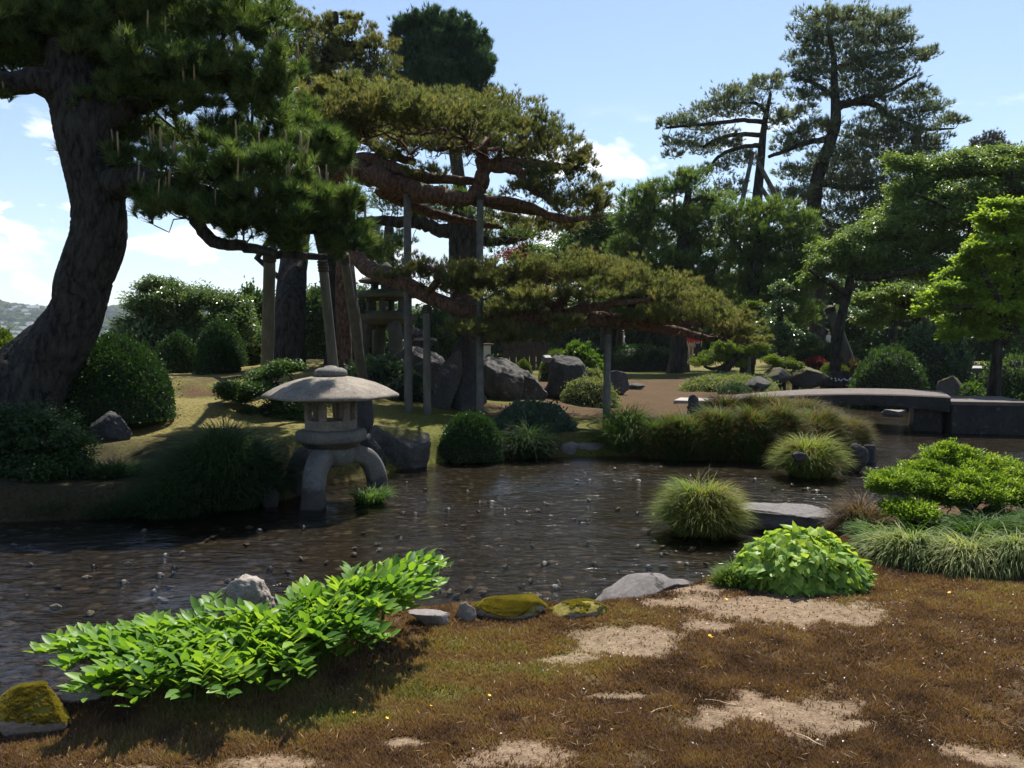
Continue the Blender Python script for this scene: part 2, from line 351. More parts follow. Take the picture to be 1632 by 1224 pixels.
def build_ground():
    fine = np.radians(np.arange(-50, 50.01, .2)); rest = np.radians(np.arange(53, 308, 3.0)); ang = np.concatenate([fine, rest]); nA = len(ang)
    rad = [0.35]
    while rad[-1] < 4300: rad.append(rad[-1] * (1.009 if 2.6 < rad[-1] < 26 else 1.022))
    rad = np.array(rad); R, A = np.meshgrid(rad, ang, indexing='ij'); x = R * np.sin(A); y = R * np.cos(A); z = height(x, y)
    V = np.stack([x.ravel(), y.ravel(), z.ravel()], 1)
    i, j = np.meshgrid(np.arange(len(rad) - 1), np.arange(nA), indexing='ij'); j2 = (j + 1) % nA
    Q = np.stack([i * nA + j, i * nA + j2, (i + 1) * nA + j2, (i + 1) * nA + j], -1).reshape(-1, 4)
    V = np.concatenate([V, [[0, 0, hz(0, 0)]]]); c = len(V) - 1; jj = np.arange(nA); T = np.stack([np.full(nA, c), (jj + 1) % nA, jj], 1)
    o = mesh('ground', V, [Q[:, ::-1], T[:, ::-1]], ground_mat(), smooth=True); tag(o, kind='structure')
    xf, yf = V[:, 0], V[:, 1]; r = np.hypot(xf, yf); sd = sdist(xf, yf); n = fbm(P3(xf * .8, yf * .8), 61, 4)
    bed = smooth((sd + .04) / .12)
    soil = np.where(r < 8.5, soil_mask(xf, yf), 0)
    grn = np.where(r < 8.5, green_mask(xf, yf), np.clip(smooth((1.5 - xf + (n - .5) * 9) / 3.0) + smooth((xf - 6.5 + (n - .5) * 4) / 2) + smooth((yf - 29) / 5), 0, 1) * smooth((n - .25) / .2))
    tan = smooth((-2.2 - xf + (n - .5) * 3) / 1.5) * smooth((yf - 11) / 2) * smooth((27 - yf) / 4) * smooth((n - .3) / .2) * .9
    tan = np.maximum(tan, smooth((yf - 38 + (n - .5) * 16) / 6) * smooth((xf - 2) / 4) * .6)
    for k, a in (('bed', bed), ('soil', soil * .82), ('bank_shade', smooth((-2.4 - xf + (n - .5) * 2) / .8) * smooth((12.6 - yf + (n - .5) * 2.4) / 1.2) * smooth((yf - 8) / .5) * .9), ('green', grn), ('tan', tan), ('far', smooth((r - 45) / 40) * (np.degrees(np.arctan2(xf, yf)) < -12) + smooth((r - 100) / 40))):
        at_ = o.data.attributes.new(k, 'FLOAT', 'POINT'); at_.data.foreach_set('value', np.clip(a, 0, 1).astype(np.float32))
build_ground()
def water_mat():
    m, N, L = nodes('stream_water'); pos = geo_pos(N)
    mp = N.new('ShaderNodeMapping'); mp.inputs['Rotation'].default_value = (0, 0, .3); mp.inputs['Scale'].default_value = (.55, 1.15, 1); L.new(pos, mp.inputs[0])
    n1 = noise(N, L, mp.outputs[0], 6.0, 3, .55, .7); n2 = noise(N, L, mp.outputs[0], 17, 3, .6, .4); n3 = noise(N, L, mp.outputs[0], 1.1, 2, .5)
    h = math_(N, L, 'ADD', n1, math_(N, L, 'MULTIPLY', n2, .30)); h = math_(N, L, 'ADD', h, math_(N, L, 'MULTIPLY', n3, .5))
    calm = ramp(N, L, noise(N, L, pos, .45, 3, .5, .8), [(.36, (.30, .30, .30)), (.62, (1, 1, 1))]); h = math_(N, L, 'MULTIPLY', h, calm)
    sp = ramp(N, L, noise(N, L, pos, 4.0, 5, .65), [(.60, (0, 0, 0)), (.72, (1, 1, 1))]); h = math_(N, L, 'ADD', h, math_(N, L, 'MULTIPLY', math_(N, L, 'MULTIPLY', sp, noise(N, L, pos, 40, 2)), .20))
    b = N.new('ShaderNodeBump'); b.inputs['Strength'].default_value = 1.0; b.inputs['Distance'].default_value = .047; L.new(h, b.inputs['Height'])
    fr = N.new('ShaderNodeFresnel'); fr.inputs['IOR'].default_value = 1.33; L.new(b.outputs[0], fr.inputs['Normal'])
    gl = N.new('ShaderNodeBsdfGlossy'); gl.inputs['Roughness'].default_value = .07; L.new(b.outputs[0], gl.inputs['Normal'])
    tr = N.new('ShaderNodeBsdfTransparent'); tr.inputs[0].default_value = (.66, .625, .555, 1)
    x = N.new('ShaderNodeMixShader'); L.new(fr.outputs[0], x.inputs[0]); L.new(tr.outputs[0], x.inputs[1]); L.new(gl.outputs[0], x.inputs[2])
    o = N.new('ShaderNodeOutputMaterial'); L.new(x.outputs[0], o.inputs[0]); return m
def build_water():
    cx0, cy0 = WP.mean(0); bm = bmesh.new()
    A = WP; B = np.roll(A, -1, 0); T = np.roll(A, 1, 0)
    nrm = unit(np.stack([(B - T)[:, 1], -(B - T)[:, 0]], 1)); P = A
    # the sheet runs a little way under the banks
    if sdist(np.array([P[5][0] + nrm[5][0] * .05]), np.array([P[5][1] + nrm[5][1] * .05]))[0] > 0: nrm = -nrm
    P = P + nrm * .06
    vs_ = [bm.verts.new((p[0], p[1], 0.0)) for p in P]; f = bm.faces.new(vs_); f.normal_update()
    if f.normal.z < 0: f.normal_flip()
    bmesh.ops.triangulate(bm, faces=[f]); me = bpy.data.meshes.new('water'); bm.to_mesh(me); bm.free(); me.materials.append(water_mat())
    o = bpy.data.objects.new('water', me); COL.objects.link(o); tag(o, kind='structure')
build_water()

# ------------------------------------------------------------ shapes: tubes, rocks, needles, leaves, blades
def crom(P, n=6):
    """Catmull-Rom through the rows of P (any number of columns)"""
    P = np.asarray(P, float); Q = np.concatenate([[2 * P[0] - P[1]], P, [2 * P[-1] - P[-2]]]); out = []
    for i in range(len(P) - 1):
        a, b, c, d = Q[i:i + 4]
        for t in np.arange(n) / n:
            out.append(.5 * ((2 * b) + (c - a) * t + (2 * a - 5 * b + 4 * c - d) * t * t + (3 * b - a - 3 * c + d) * t ** 3))
    out.append(P[-1]); return np.array(out)
def tube(mb, pts, rad, sides=10, rough=0.0, seed=0, caps=True, tint=0, freq=1.6, plates=0.0):
    pts = np.asarray(pts, float); rad = np.broadcast_to(np.asarray(rad, float), (len(pts),)).copy(); n = len(pts)
    T = unit(np.gradient(pts, axis=0)); ref = np.array([0.31, -.9, .27]); ref = unit(ref - T[0] * (ref @ T[0])); U = np.empty_like(pts)
    for i in range(n):
        ref = ref - T[i] * (ref @ T[i]); ref = ref / max(np.linalg.norm(ref), 1e-6); U[i] = ref
    W = np.cross(T, U); a = np.arange(sides) / sides * 2 * np.pi
    dirs = U[:, None] * np.cos(a)[None, :, None] + W[:, None] * np.sin(a)[None, :, None]
    rr = np.broadcast_to(rad[:, None], (n, sides)).copy()
    if rough:
        q = pts[:, None] + dirs * rad[:, None, None]
        sc_ = freq / max(rad.max(), .01); rr = rr * (1 + rough * ((fbm(q * sc_ * np.array([1, 1, .45]), seed, 4) - .5) * 2))
    if plates:
        q = pts[:, None] + dirs * rad[:, None, None]; q = q + (fbm(q * 3.0, seed + 2, 3)[..., None] - .5) * .35
        c1 = np.clip(1 - np.abs(vnoise(q * np.array([8, 8, 3.2]), seed + 7) - .5) / .10, 0, 1); c2 = np.clip(1 - np.abs(vnoise(q * np.array([15, 15, 8.0]), seed + 9) - .5) / .12, 0, 1)
        rr = rr - plates * (c1 + .45 * c2) + plates * .5 * (fbm(q * 26, seed + 11, 2) - .5)
    V = (pts[:, None] + dirs * rr[..., None]).reshape(-1, 3)
    i, j = np.meshgrid(np.arange(n - 1), np.arange(sides), indexing='ij'); j2 = (j + 1) % sides
    Q = np.stack([i * sides + j, i * sides + j2, (i + 1) * sides + j2, (i + 1) * sides + j], -1).reshape(-1, 4)
    Tt = None
    if caps:
        V = np.concatenate([V, [pts[0]], [pts[-1] + T[-1] * rad[-1] * .5]]); k = n * sides; jj = np.arange(sides)
        Tt = np.concatenate([np.stack([np.full(sides, k), (jj + 1) % sides, jj], 1), np.stack([np.full(sides, k + 1), (n - 1) * sides + jj, (n - 1) * sides + (jj + 1) % sides], 1)])
    mb.add(V, Q, Tt, tint)
_ICO = {}
def ico(sub):
    if sub not in _ICO:
        bm = bmesh.new(); bmesh.ops.create_icosphere(bm, subdivisions=sub, radius=1.0); bm.verts.index_update()
        _ICO[sub] = (np.array([v.co[:] for v in bm.verts]), np.array([[v.index for v in f.verts] for f in bm.faces])); bm.free()
    return _ICO[sub]
def rock_shape(seed, size, sub=5, cuts=9, rough=.35, fine=.06, flat_top=None, power=1.0, layers=0.0, taper=0.0):
    rng = np.random.default_rng(seed); v, t = ico(sub); v = v.copy()
    r = 1 + rough * (fbm(v * 1.1 + seed * 3.1, seed, 3) - .5) * 2; p = v * r[:, None]
    for k in range(cuts):
        n = rand_dirs(rng, 1)[0]; d = rng.uniform(.5, .85); e = np.maximum(p @ n - d, 0); p = p - e[:, None] * n * .92
    if flat_top is not None:
        e = np.maximum(p[:, 2] - flat_top, 0); p[:, 2] -= e * .93
    p = p + v * (fine * (fbm(v * 6 + seed, seed + 5, 4) - .5) * 2)[:, None] + v * (fine * .5 * (fbm(v * 17 + seed, seed + 8, 3) - .5) * 2)[:, None]
    if taper:
        z = np.clip((p[:, 2] + .9) / 1.8, 0, 1); p[:, :2] *= (1.12 - taper * z)[:, None]
    if layers: p = p + v * (layers * (np.abs((p[:, 2] * 5 + fbm(v * 2, seed + 3, 3) * 3) % 1 - .5) - .25))[:, None]
    return p * np.asarray(size, float), t
def rotz(p, a):
    c, s = math.cos(a), math.sin(a); return np.stack([p[:, 0] * c - p[:, 1] * s, p[:, 0] * s + p[:, 1] * c, p[:, 2]], 1)
def tilt(p, ax, ang):
    k = unit(np.asarray(ax, float)); c, s = math.cos(ang), math.sin(ang); return p * c + np.cross(k, p) * s + np.outer(p @ k, k) * (1 - c)
def rock(name, base, size, seed, mat, label, cat='rock', rz=0.0, sink=.25, tl=None, group=None, sub=5, **kw):
    v, t = rock_shape(seed, size, sub, **kw)
    if tl: v = tilt(v, tl[0], tl[1])
    v = rotz(v, rz); v[:, 2] += -v[:, 2].min() - sink * (v[:, 2].max() - v[:, 2].min())
    o = mesh(name, v, t, mat, smooth=True); o.location = tuple(base)
    return tag(o, label, cat, group)
def needles(rng, C, D, n, Ln, W, shoot=.0, lo=.25, hi=1.2, tj=.18, tint=None):
    """n needles round each shoot: C its foot, D its direction; each needle one narrow triangle"""
    N = len(C); C = np.repeat(C, n, 0); Dd = np.repeat(unit(D), n, 0); tt = rng.random(N * n) if shoot else np.zeros(N * n)
    b = C + Dd * (tt * shoot)[:, None]; r = rand_dirs(rng, N * n); r = unit(r - Dd * (r * Dd).sum(1, keepdims=True)); a = rng.uniform(lo, hi, N * n)
    d = Dd * np.cos(a)[:, None] + r * np.sin(a)[:, None]; d[:, 2] += .10; d = unit(d)
    side = unit(np.cross(d, rand_dirs(rng, N * n))); L_ = Ln * rng.uniform(.7, 1.1, N * n)[:, None]
    V = np.stack([b - side * W / 2, b + side * W / 2, b + d * L_], 1).reshape(-1, 3); T = np.arange(N * n * 3).reshape(-1, 3)
    t0 = rng.random(N) if tint is None else tint; ti = np.clip(np.repeat(t0, n) + rng.normal(0, tj, N * n), 0, 1); return V, T, np.repeat(ti, 3)
def leaves(rng, P, D, Nn, Ln, W, shape='rhomb', fold=.25, tj=.12, tint=None, droop=.0):
    """one blade per point: P foot, D axis, Nn face normal"""
    N = len(P); D = unit(D); S = unit(np.cross(Nn, D)); U = np.cross(D, S)
    Ln = np.broadcast_to(np.asarray(Ln, float), (N,))[:, None] * rng.uniform(.75, 1.15, N)[:, None]; W = np.broadcast_to(np.asarray(W, float), (N,))[:, None] * rng.uniform(.8, 1.15, N)[:, None]
    t0 = rng.random(N) if tint is None else tint; ti = np.clip(t0 + rng.normal(0, tj, N), 0, 1)
    if shape == 'rhomb':
        m = P + D * Ln * .45; V = np.stack([P, m + S * W / 2 + U * W * fold, P + D * Ln - U * Ln * droop, m - S * W / 2 + U * W * fold], 1).reshape(-1, 3)
        i = np.arange(N)[:, None] * 4; T = np.concatenate([i + [0, 1, 2], i + [0, 2, 3]]); return V, T, np.repeat(ti, 4)
    prof = {'oval': [(.0, .0), (.22, .72), (.5, 1.0), (.78, .66), (1., .0)], 'heart': [(.0, .0), (-.02, .8), (.22, 1.05), (.6, .62), (1., .0)], 'lobed': [(.0, .0), (.1, .9), (.35, .35), (.5, 1.0), (1., .0)]}[shape]
    rows = []
    for u, w in prof:
        cen = P + D * Ln * max(u, 0) - U * Ln * droop * u * u
        if w == 0: rows.append(cen)
        else:
            e = P + D * Ln * u - U * Ln * droop * u * u; rows += [e + S * W / 2 * w + U * W * fold * w, cen, e - S * W / 2 * w + U * W * fold * w]
    V = np.stack(rows, 1).reshape(-1, 3); k = len(rows); i = np.arange(N)[:, None] * k
    T = [i + [0, 1, 2], i + [0, 2, 3]]
    for g in range(2):
        a = 1 + 3 * g; T += [i + [a, a + 3, a + 4], i + [a, a + 4, a + 1], i + [a + 1, a + 4, a + 5], i + [a + 1, a + 5, a + 2]]
    T += [i + [7, 10, 8], i + [8, 10, 9]]
    return V, np.concatenate(T), np.repeat(ti, k)
def blades(rng, B, Dh, Ln, W, arch=.9, up=1.0, seg=4, tint=None, tj=.12, tipfade=0.0):
    """grass blades: B foot, Dh sideways direction the blade bends to"""
    N = len(B); Ln = np.broadcast_to(np.asarray(Ln, float), (N,)) * rng.uniform(.5, 1.25, N); Dh = unit(Dh); up3 = np.array([0, 0, 1.0])
    S = unit(np.cross(Dh, up3) + rng.normal(0, .25, (N, 3))); rows = []; p = B.copy(); a = rng.uniform(.1, .45, N) / max(up, .1); ar = arch * rng.uniform(.6, 1.3, N)
    t0 = rng.random(N) if tint is None else tint; ti = np.clip(t0 + rng.normal(0, tj, N), 0, 1); tt = []
    for s in range(seg + 1):
        w = W * (1 - (s / seg) ** 1.6) * .5
        if s == seg: rows.append(p)
        else: rows += [p - S * w, p + S * w]
        tt += [ti + tipfade * (s / seg)] * (1 if s == seg else 2)
        th = a + ar * ((s + .5) / seg) * 1.6; p = p + (Dh * np.sin(th)[:, None] + up3 * np.cos(th)[:, None]) * (Ln / seg)[:, None]
    V = np.stack(rows, 1).reshape(-1, 3); k = len(rows); i = np.arange(N)[:, None] * k; Q = []
    for s in range(seg - 1): Q.append(i + [2 * s, 2 * s + 1, 2 * s + 3, 2 * s + 2])
    T = i + [2 * seg - 2, 2 * seg - 1, 2 * seg]; return V, np.concatenate(Q), T, np.clip(np.stack(tt, 1), 0, 1).reshape(-1)

# ------------------------------------------------------------ trees: grown branches and crowns
def grow(seedp, seedr, tg, rng, alpha=.45, rtip=.006, wig=.10, maxr=None, expo=2.4):
    """joins target points to the limbs by short paths, thickness from the number of twigs carried; returns a mesh builder"""
    ns = len(seedp); n = len(tg); P = np.concatenate([seedp, tg]); plen = np.zeros(ns + n); par = np.full(ns + n, -1)
    d = np.linalg.norm(tg[:, None] - seedp[None], axis=2); up = np.maximum(seedp[None, :, 2] - tg[:, None, 2], 0) * .6
    c = d + up; bp = c.argmin(1); best = c[np.arange(n), bp]; done = np.zeros(n, bool); order = []
    for _ in range(n):
        k = np.where(done, 1e9, best).argmin(); done[k] = True; i = ns + k; par[i] = bp[k]; plen[i] = plen[bp[k]] + np.linalg.norm(P[i] - P[bp[k]]); order.append(i)
        nd = np.linalg.norm(tg - tg[k], axis=1) + alpha * plen[i]; b = (nd < best) & ~done; best[b] = nd[b]; bp[b] = i
    w = np.zeros(ns + n)
    for i in reversed(order):
        w[i] = max(w[i], rtip ** expo); p = par[i]
        if p >= ns: w[p] += w[i]
    rr = w ** (1 / expo)
    mb = MB()
    for i in order:
        a, b = P[par[i]], P[i]; L_ = np.linalg.norm(b - a)
        ra = rr[i] if par[i] < ns else min(rr[par[i]], rr[i] * 1.5)
        if par[i] < ns: ra = min(ra * 1.25, seedr[par[i]])
        m1 = a + (b - a) * .35 + rng.normal(0, wig * L_, 3); m2 = a + (b - a) * .7 + rng.normal(0, wig * L_, 3)
        tube(mb, np.array([a, m1, m2, b]), [ra, (ra * 2 + rr[i]) / 3, (ra + 2 * rr[i]) / 3, rr[i]], 5 if rr[i] > rtip * 2 else 4, caps=False)
    return mb
def blob_points(rng, c, rad, n, pad=False, gap=.0, gs=1.0, seed=0, shell=.5, clump=14, cr=.30):
    """points of a crown: small clumps spread through an ellipsoid, with some clumps missing"""
    k = max(4, int(n / clump)); e = rand_dirs(rng, k); r = rng.random(k) ** shell * rng.uniform(.85, 1.12, k)
    if pad: e[:, 2] = np.where(e[:, 2] < 0, e[:, 2] * .5, e[:, 2])
    cc = e * r[:, None]; i = rng.integers(0, k, n); o = rng.normal(0, 1, (n, 3)) * np.array([cr, cr, cr * 1.15]) * rng.uniform(.55, 1.25, k)[i][:, None]
    rm = rad.copy(); rm[2] = max(rad[2], rad[0] * .3); p = c + cc[i] * rad + o * np.minimum(rm, rad[0] * .7) * np.array([.62, .62, .55]); d = unit(e[i] * .6 + unit(o) * .7); return p, d
def blob_points_plain(rng, c, rad, n, pad=False, gap=.0, gs=1.0, seed=0, shell=.5):
    d = rand_dirs(rng, int(n * (1.6 if gap else 1))); r = rng.random(len(d)) ** shell
    if pad: d[:, 2] = np.where(d[:, 2] < 0, d[:, 2] * .45, d[:, 2])
    p = c + d * r[:, None] * rad
    if gap:
        k = vnoise(p * gs, seed) > gap; p, d = p[k], d[k]
    return p[:n], d[:n]
def tree(name, label, cat, Y, trunk, limbs, blobs, st, seed, group=None, per_pad=False):
    """trunk / limbs: rows (px, py, dY, radius px); blobs: rows (px, py, rx, ry[, dY[, density]]) about the depth Y"""
    rng = np.random.default_rng(seed)
    def path(rows): return np.array([[*at(a, b, Y + c), r * PX(Y + c)] for a, b, c, r in rows])
    tr = path(trunk); g0 = hz(tr[0, 0], tr[0, 1])
    if tr[0, 2] > g0 - .1: tr = np.concatenate([[[tr[0, 0], tr[0, 1], g0 - .2, tr[0, 3] * 1.12]], tr])
    tp = crom(tr, st.get('psub', 8)); root = empty(name, (tp[0][0], tp[0][1], max(tp[0][2], g0)), label, cat, group)
    mb = MB(); tube(mb, tp[:, :3], tp[:, 3], st.get('sides', 16), st.get('rough', .12), seed, plates=st.get('plates', 0)); mb.build('trunk', st.get('bark_trunk', st['bark']), root, True)
    sp, sr = [tp[:, :3]], [tp[:, 3]]
    for l in limbs:
        lp = crom(path(l), 7); jit = rng.normal(0, 1, (len(lp), 3)) * lp[:, 3:4] * .13; jit[0] = 0; lp[:, :3] += jit
        mb = MB(); tube(mb, lp[:, :3], lp[:, 3], 10, .14, seed + 3); mb.build('limb', st['bark'], root, True); sp.append(lp[:, :3]); sr.append(lp[:, 3])
    sp = np.concatenate(sp); sr = np.concatenate(sr); parts, tgs = [], []
    for k, b in enumerate(blobs):
        px, py, rx, ry = b[:4]; dy = b[4] if len(b) > 4 else rng.uniform(-1, 1) * rx * PX(Y) * .5; den = b[5] if len(b) > 5 else 1.0
        c = at(px, py, Y + dy); s = PX(Y + dy); rad = np.array([rx * s, rx * s * st.get('deep', .8), ry * s])
        n = max(12, int(st.get('mul', 2.3) * st['den'] * den * (rx * ry) ** .85)); p, d = blob_points(rng, c, rad, n, st.get('pad', False), st.get('gap', 0), st.get('gs', 1.0), seed + k, st.get('shell', .5), st.get('clump', 14), st.get('cr', .30))
        nt = max(4, int(len(p) * st.get('twig', .08))); q = p[rng.permutation(len(p))[:nt]].copy()
        if st.get('pad'): q[:, 2] -= rad[2] * st.get('twigdrop', .25)
        tgs.append(q); parts.append((p, d, c, rad))
    tg = np.concatenate(tgs)
    if len(tg) > 900: tg = tg[rng.permutation(len(tg))[:900]]
    g = grow(sp, sr, tg, rng, st.get('alpha', .45), st.get('rtip', .5) * PX(Y), st.get('wig', .1)); g.build('branchwork', st['bark'], root, True)
    cm = MB()
    for k, (p, d, c, rad) in enumerate(parts):
        mb = MB() if per_pad else cm; base = np.clip(rng.normal(.5, .13), .1, .9); cl = vnoise(p * (1.1 / max(rad[0] * .5, .05)), seed + 50); tint = np.clip(base * .35 + cl * .65 + rng.normal(0, .1, len(p)), 0, 1)
        s = PX(Y)
        if st['kind'] == 'needle':
            ax = d * np.array([1, 1, .6]) * st.get('out', .7) + np.array([0, 0, st.get('lift', .8)]) + rng.normal(0, .3, p.shape)
            V, T, ti = needles(rng, p, ax, st['n'], st['len'] * s, st['w'] * s, st.get('shoot', 0) * s, st.get('lo', .25), st.get('hi', 1.2), tint=tint); mb.add(V, None, T, ti)
        else:
            m = st['n']; q = np.repeat(p, m, 0) + rng.normal(0, st.get('spread', 3) * s, (len(p) * m, 3)) * np.array([1, 1, .6]); dd = np.repeat(d, m, 0)
            ax = dd * st.get('out', .5) + rng.normal(0, .6, q.shape); ax[:, 2] *= .5; ax[:, 2] += st.get('sag', -.2)
            nr = np.array([0, 0, 1.0]) + dd * .5 + rng.normal(0, st.get('flut', .45), q.shape)
            V, T, ti = leaves(rng, q, ax, nr, st['len'] * s, st['w'] * s, st.get('shape', 'rhomb'), tint=np.repeat(tint, m)); mb.add(V, None, T, ti)
        if per_pad: mb.build('foliage_pad', st['leaf'], root)
    if not per_pad: cm.build('crown', st['leaf'], root)
    return root, parts

# ------------------------------------------------------------ materials of the place
BARK = bark_mat('black_pine_bark', (.012, .011, .010), (.040, .036, .032), (.075, .067, .058), 7.0, .3, .05)
BARK_F = bark_mat('dark_bark', (.012, .010, .008), (.04, .034, .028), (.075, .062, .05), 5.0, .3, .03)
BARK_R = bark_mat('red_pine_bark', (.045, .027, .02), (.12, .070, .050), (.24, .15, .11), 9.0, .4, .03)
BARK_G = bark_mat('grey_bark', (.05, .045, .04), (.11, .10, .09), (.17, .16, .145), 4.0, .4, .02)
L_BLACK = leaf_mat('black_pine_needles', [(0, (.016, .036, .013)), (.4, (.05, .095, .028)), (.7, (.12, .175, .05)), (1, (.20, .25, .08))], 0.5, .4, (1.15, 1.15, .55))
L_RED = leaf_mat('red_pine_needles', [(0, (0.054, 0.078, 0.0312)), (0.45, (0.12, 0.144, 0.054)), (0.8, (0.18, 0.192, 0.072)), (1, (0.252, 0.21, 0.084))], 0.55, .5, (1.15, 1.1, .6), patch=(.9, (.17, .125, .05), .56, .45))
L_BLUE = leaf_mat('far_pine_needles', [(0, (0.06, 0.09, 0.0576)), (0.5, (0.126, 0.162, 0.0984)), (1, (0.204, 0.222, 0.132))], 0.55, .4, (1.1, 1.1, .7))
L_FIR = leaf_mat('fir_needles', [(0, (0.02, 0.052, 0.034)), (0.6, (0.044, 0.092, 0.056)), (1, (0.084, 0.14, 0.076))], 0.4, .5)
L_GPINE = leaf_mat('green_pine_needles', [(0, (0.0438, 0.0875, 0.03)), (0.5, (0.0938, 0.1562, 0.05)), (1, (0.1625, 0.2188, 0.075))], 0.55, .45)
L_CHERRY = leaf_mat('cherry_leaves', [(0, (.07, .12, .034)), (.5, (.135, .205, .058)), (1, (.22, .30, .095))], .5, .4)
L_MAPLE = leaf_mat('maple_leaves', [(0, (.10, .18, .025)), (.5, (.21, .32, .045)), (1, (.35, .45, .08))], .6, .5)
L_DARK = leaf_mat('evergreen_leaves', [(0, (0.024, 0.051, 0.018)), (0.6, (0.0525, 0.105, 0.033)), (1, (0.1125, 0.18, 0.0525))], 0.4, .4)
L_FRESH = leaf_mat('fresh_leaves', [(0, (.04, .085, .02)), (.5, (.085, .16, .03)), (1, (.14, .22, .04))], .42, .4)
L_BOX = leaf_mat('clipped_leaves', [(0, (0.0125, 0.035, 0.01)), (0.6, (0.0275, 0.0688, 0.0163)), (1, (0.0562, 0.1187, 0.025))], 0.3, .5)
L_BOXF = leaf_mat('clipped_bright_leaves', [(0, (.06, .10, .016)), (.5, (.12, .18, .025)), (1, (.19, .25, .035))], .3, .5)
L_AZALEA = leaf_mat('azalea_leaves', [(0, (0.063, 0.126, 0.0189)), (0.5, (0.1575, 0.252, 0.0315)), (1, (0.294, 0.378, 0.0525))], 0.5, .4)
L_RHODO = leaf_mat('glossy_leaves', [(0, (0.0455, 0.0845, 0.039)), (0.5, (0.091, 0.1495, 0.065)), (1, (0.182, 0.234, 0.104))], 0.35, .25, spec=.6)
L_REDM = leaf_mat('red_maple_leaves', [(0, (.10, .012, .012)), (1, (.26, .03, .025))], .4, .5, (1.2, .5, .4))
L_LIME = leaf_mat('ivy_leaves', [(0, (.11, .21, .035)), (.5, (.23, .37, .07)), (1, (.40, .50, .10))], .45, .45, (1.3, 1.2, .45), .2)
L_SEAL = leaf_mat('seal_leaves', [(0, (.07, .16, .028)), (.5, (.13, .26, .04)), (1, (.23, .36, .055))], .5, .42, (1.3, 1.2, .45), .25)
L_JUN = leaf_mat('juniper_sprays', [(0, (0.0286, 0.0585, 0.039)), (0.5, (0.0546, 0.0975, 0.065)), (1, (0.1105, 0.156, 0.0975))], 0.3, .5)
L_GREY = leaf_mat('pale_mat_leaves', [(0, (.12, .16, .065)), (.5, (.22, .26, .11)), (1, (.33, .36, .17))], .3, .6)
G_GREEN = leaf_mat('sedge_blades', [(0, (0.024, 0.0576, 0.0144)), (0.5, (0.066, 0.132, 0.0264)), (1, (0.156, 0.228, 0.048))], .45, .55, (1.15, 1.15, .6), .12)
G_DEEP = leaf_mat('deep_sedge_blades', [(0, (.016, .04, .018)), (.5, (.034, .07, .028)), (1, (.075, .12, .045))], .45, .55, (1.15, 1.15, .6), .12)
G_BROWN = leaf_mat('brown_sedge_blades', [(0, (.03, .032, .012)), (.4, (.075, .055, .025)), (.75, (.14, .085, .045)), (1, (.22, .14, .085))], .45, .55, (1.15, 1.15, .6), .12)
G_LIGHT = leaf_mat('bright_sedge_blades', [(0, (0.066, 0.132, 0.0216)), (0.5, (0.144, 0.216, 0.036)), (0.8, (0.228, 0.24, 0.054)), (1, (0.312, 0.252, 0.084))], .45, .55, (1.15, 1.15, .6), .12)
G_VAR = leaf_mat('variegated_blades', [(0, (.06, .11, .035)), (.5, (.16, .21, .07)), (1, (.38, .38, .18))], .45, .55, (1.15, 1.15, .6), .12)
G_MOSS = leaf_mat('moss_blades', [(0, (.068, .040, .030)), (.3, (.16, .090, .056)), (.5, (.215, .128, .066)), (.7, (.24, .18, .07)), (.85, (.145, .16, .042)), (1, (.155, .205, .05))], .35, .6)
STONE_D = stone_mat('dark_mossy_stone', (.035, .035, .028), (.06, .06, .048), (.09, .088, .07), ((.05, .06, .015), .8), 4, .02)
STONE = stone_mat('lantern_stone', (0.0765, 0.0638, 0.051), (0.17, 0.1445, 0.1148), (0.272, 0.2338, 0.187), None, 4, .012, lichen=.35)
STONE_W = stone_mat('lantern_stone_dark', (0.0723, 0.068, 0.0595), (0.119, 0.1105, 0.0978), (0.17, 0.1573, 0.136), None, 5, .012, lichen=.3)  # darker, greyer lantern stone for finial, platform, hub and legs
ROCK_D = stone_mat('dark_rock', (0.0188, 0.018, 0.0173), (0.0413, 0.039, 0.0375), (0.0713, 0.0675, 0.0638), ((.07, .075, .018), .98), 2.2, .05, 0)
ROCK_G = stone_mat('grey_rock', (0.0248, 0.0229, 0.0217), (0.0527, 0.0477, 0.0446), (0.093, 0.0837, 0.0769), ((.09, .09, .02), 1.02), 2.4, .04, 0, .3)
ROCK_M = stone_mat('mossy_rock', (0.042, 0.0385, 0.035), (0.07, 0.063, 0.056), (0.105, 0.0945, 0.084), ((.085, .08, .018), .66), 2.6, .03)
ROCK_Y = stone_mat('yellow_moss_rock', (.16, .14, .12), (.24, .21, .18), (.30, .26, .22), ((.20, .165, .03), .48), 6, .02)
ROCK_P = stone_mat('pinkish_rock', (.17, .14, .125), (.27, .23, .20), (.36, .31, .265), None, 9, .03, 0, .2)
ROCK_F = stone_mat('smooth_grey_rock', (0.12, 0.104, 0.1), (0.16, 0.14, 0.132), (0.208, 0.184, 0.172), None, 5, .008, 0, .15)
ROCK_L = stone_mat('layered_rock', (0.062, 0.0558, 0.0546), (0.1054, 0.0961, 0.093), (0.155, 0.1395, 0.1333), None, 4, .03, 0, .1, 4.0)
POST = flat_mat('weathered_post_wood', (.065, .06, .048), (.125, .115, .09), 9, .85, .01, .08)
PEB = stone_mat('wet_pebble', (.035, .032, .03), (.075, .07, .062), (.16, .145, .13), None, 3, .01)
PEB.node_tree.nodes['Principled BSDF'].inputs['Roughness'].default_value = .3; PEB.node_tree.nodes['Principled BSDF'].inputs['Specular IOR Level'].default_value = .5
DECK = stone_mat('bridge_stone', (.062, .048, .041), (.095, .076, .066), (.135, .11, .096), None, 3, .01)
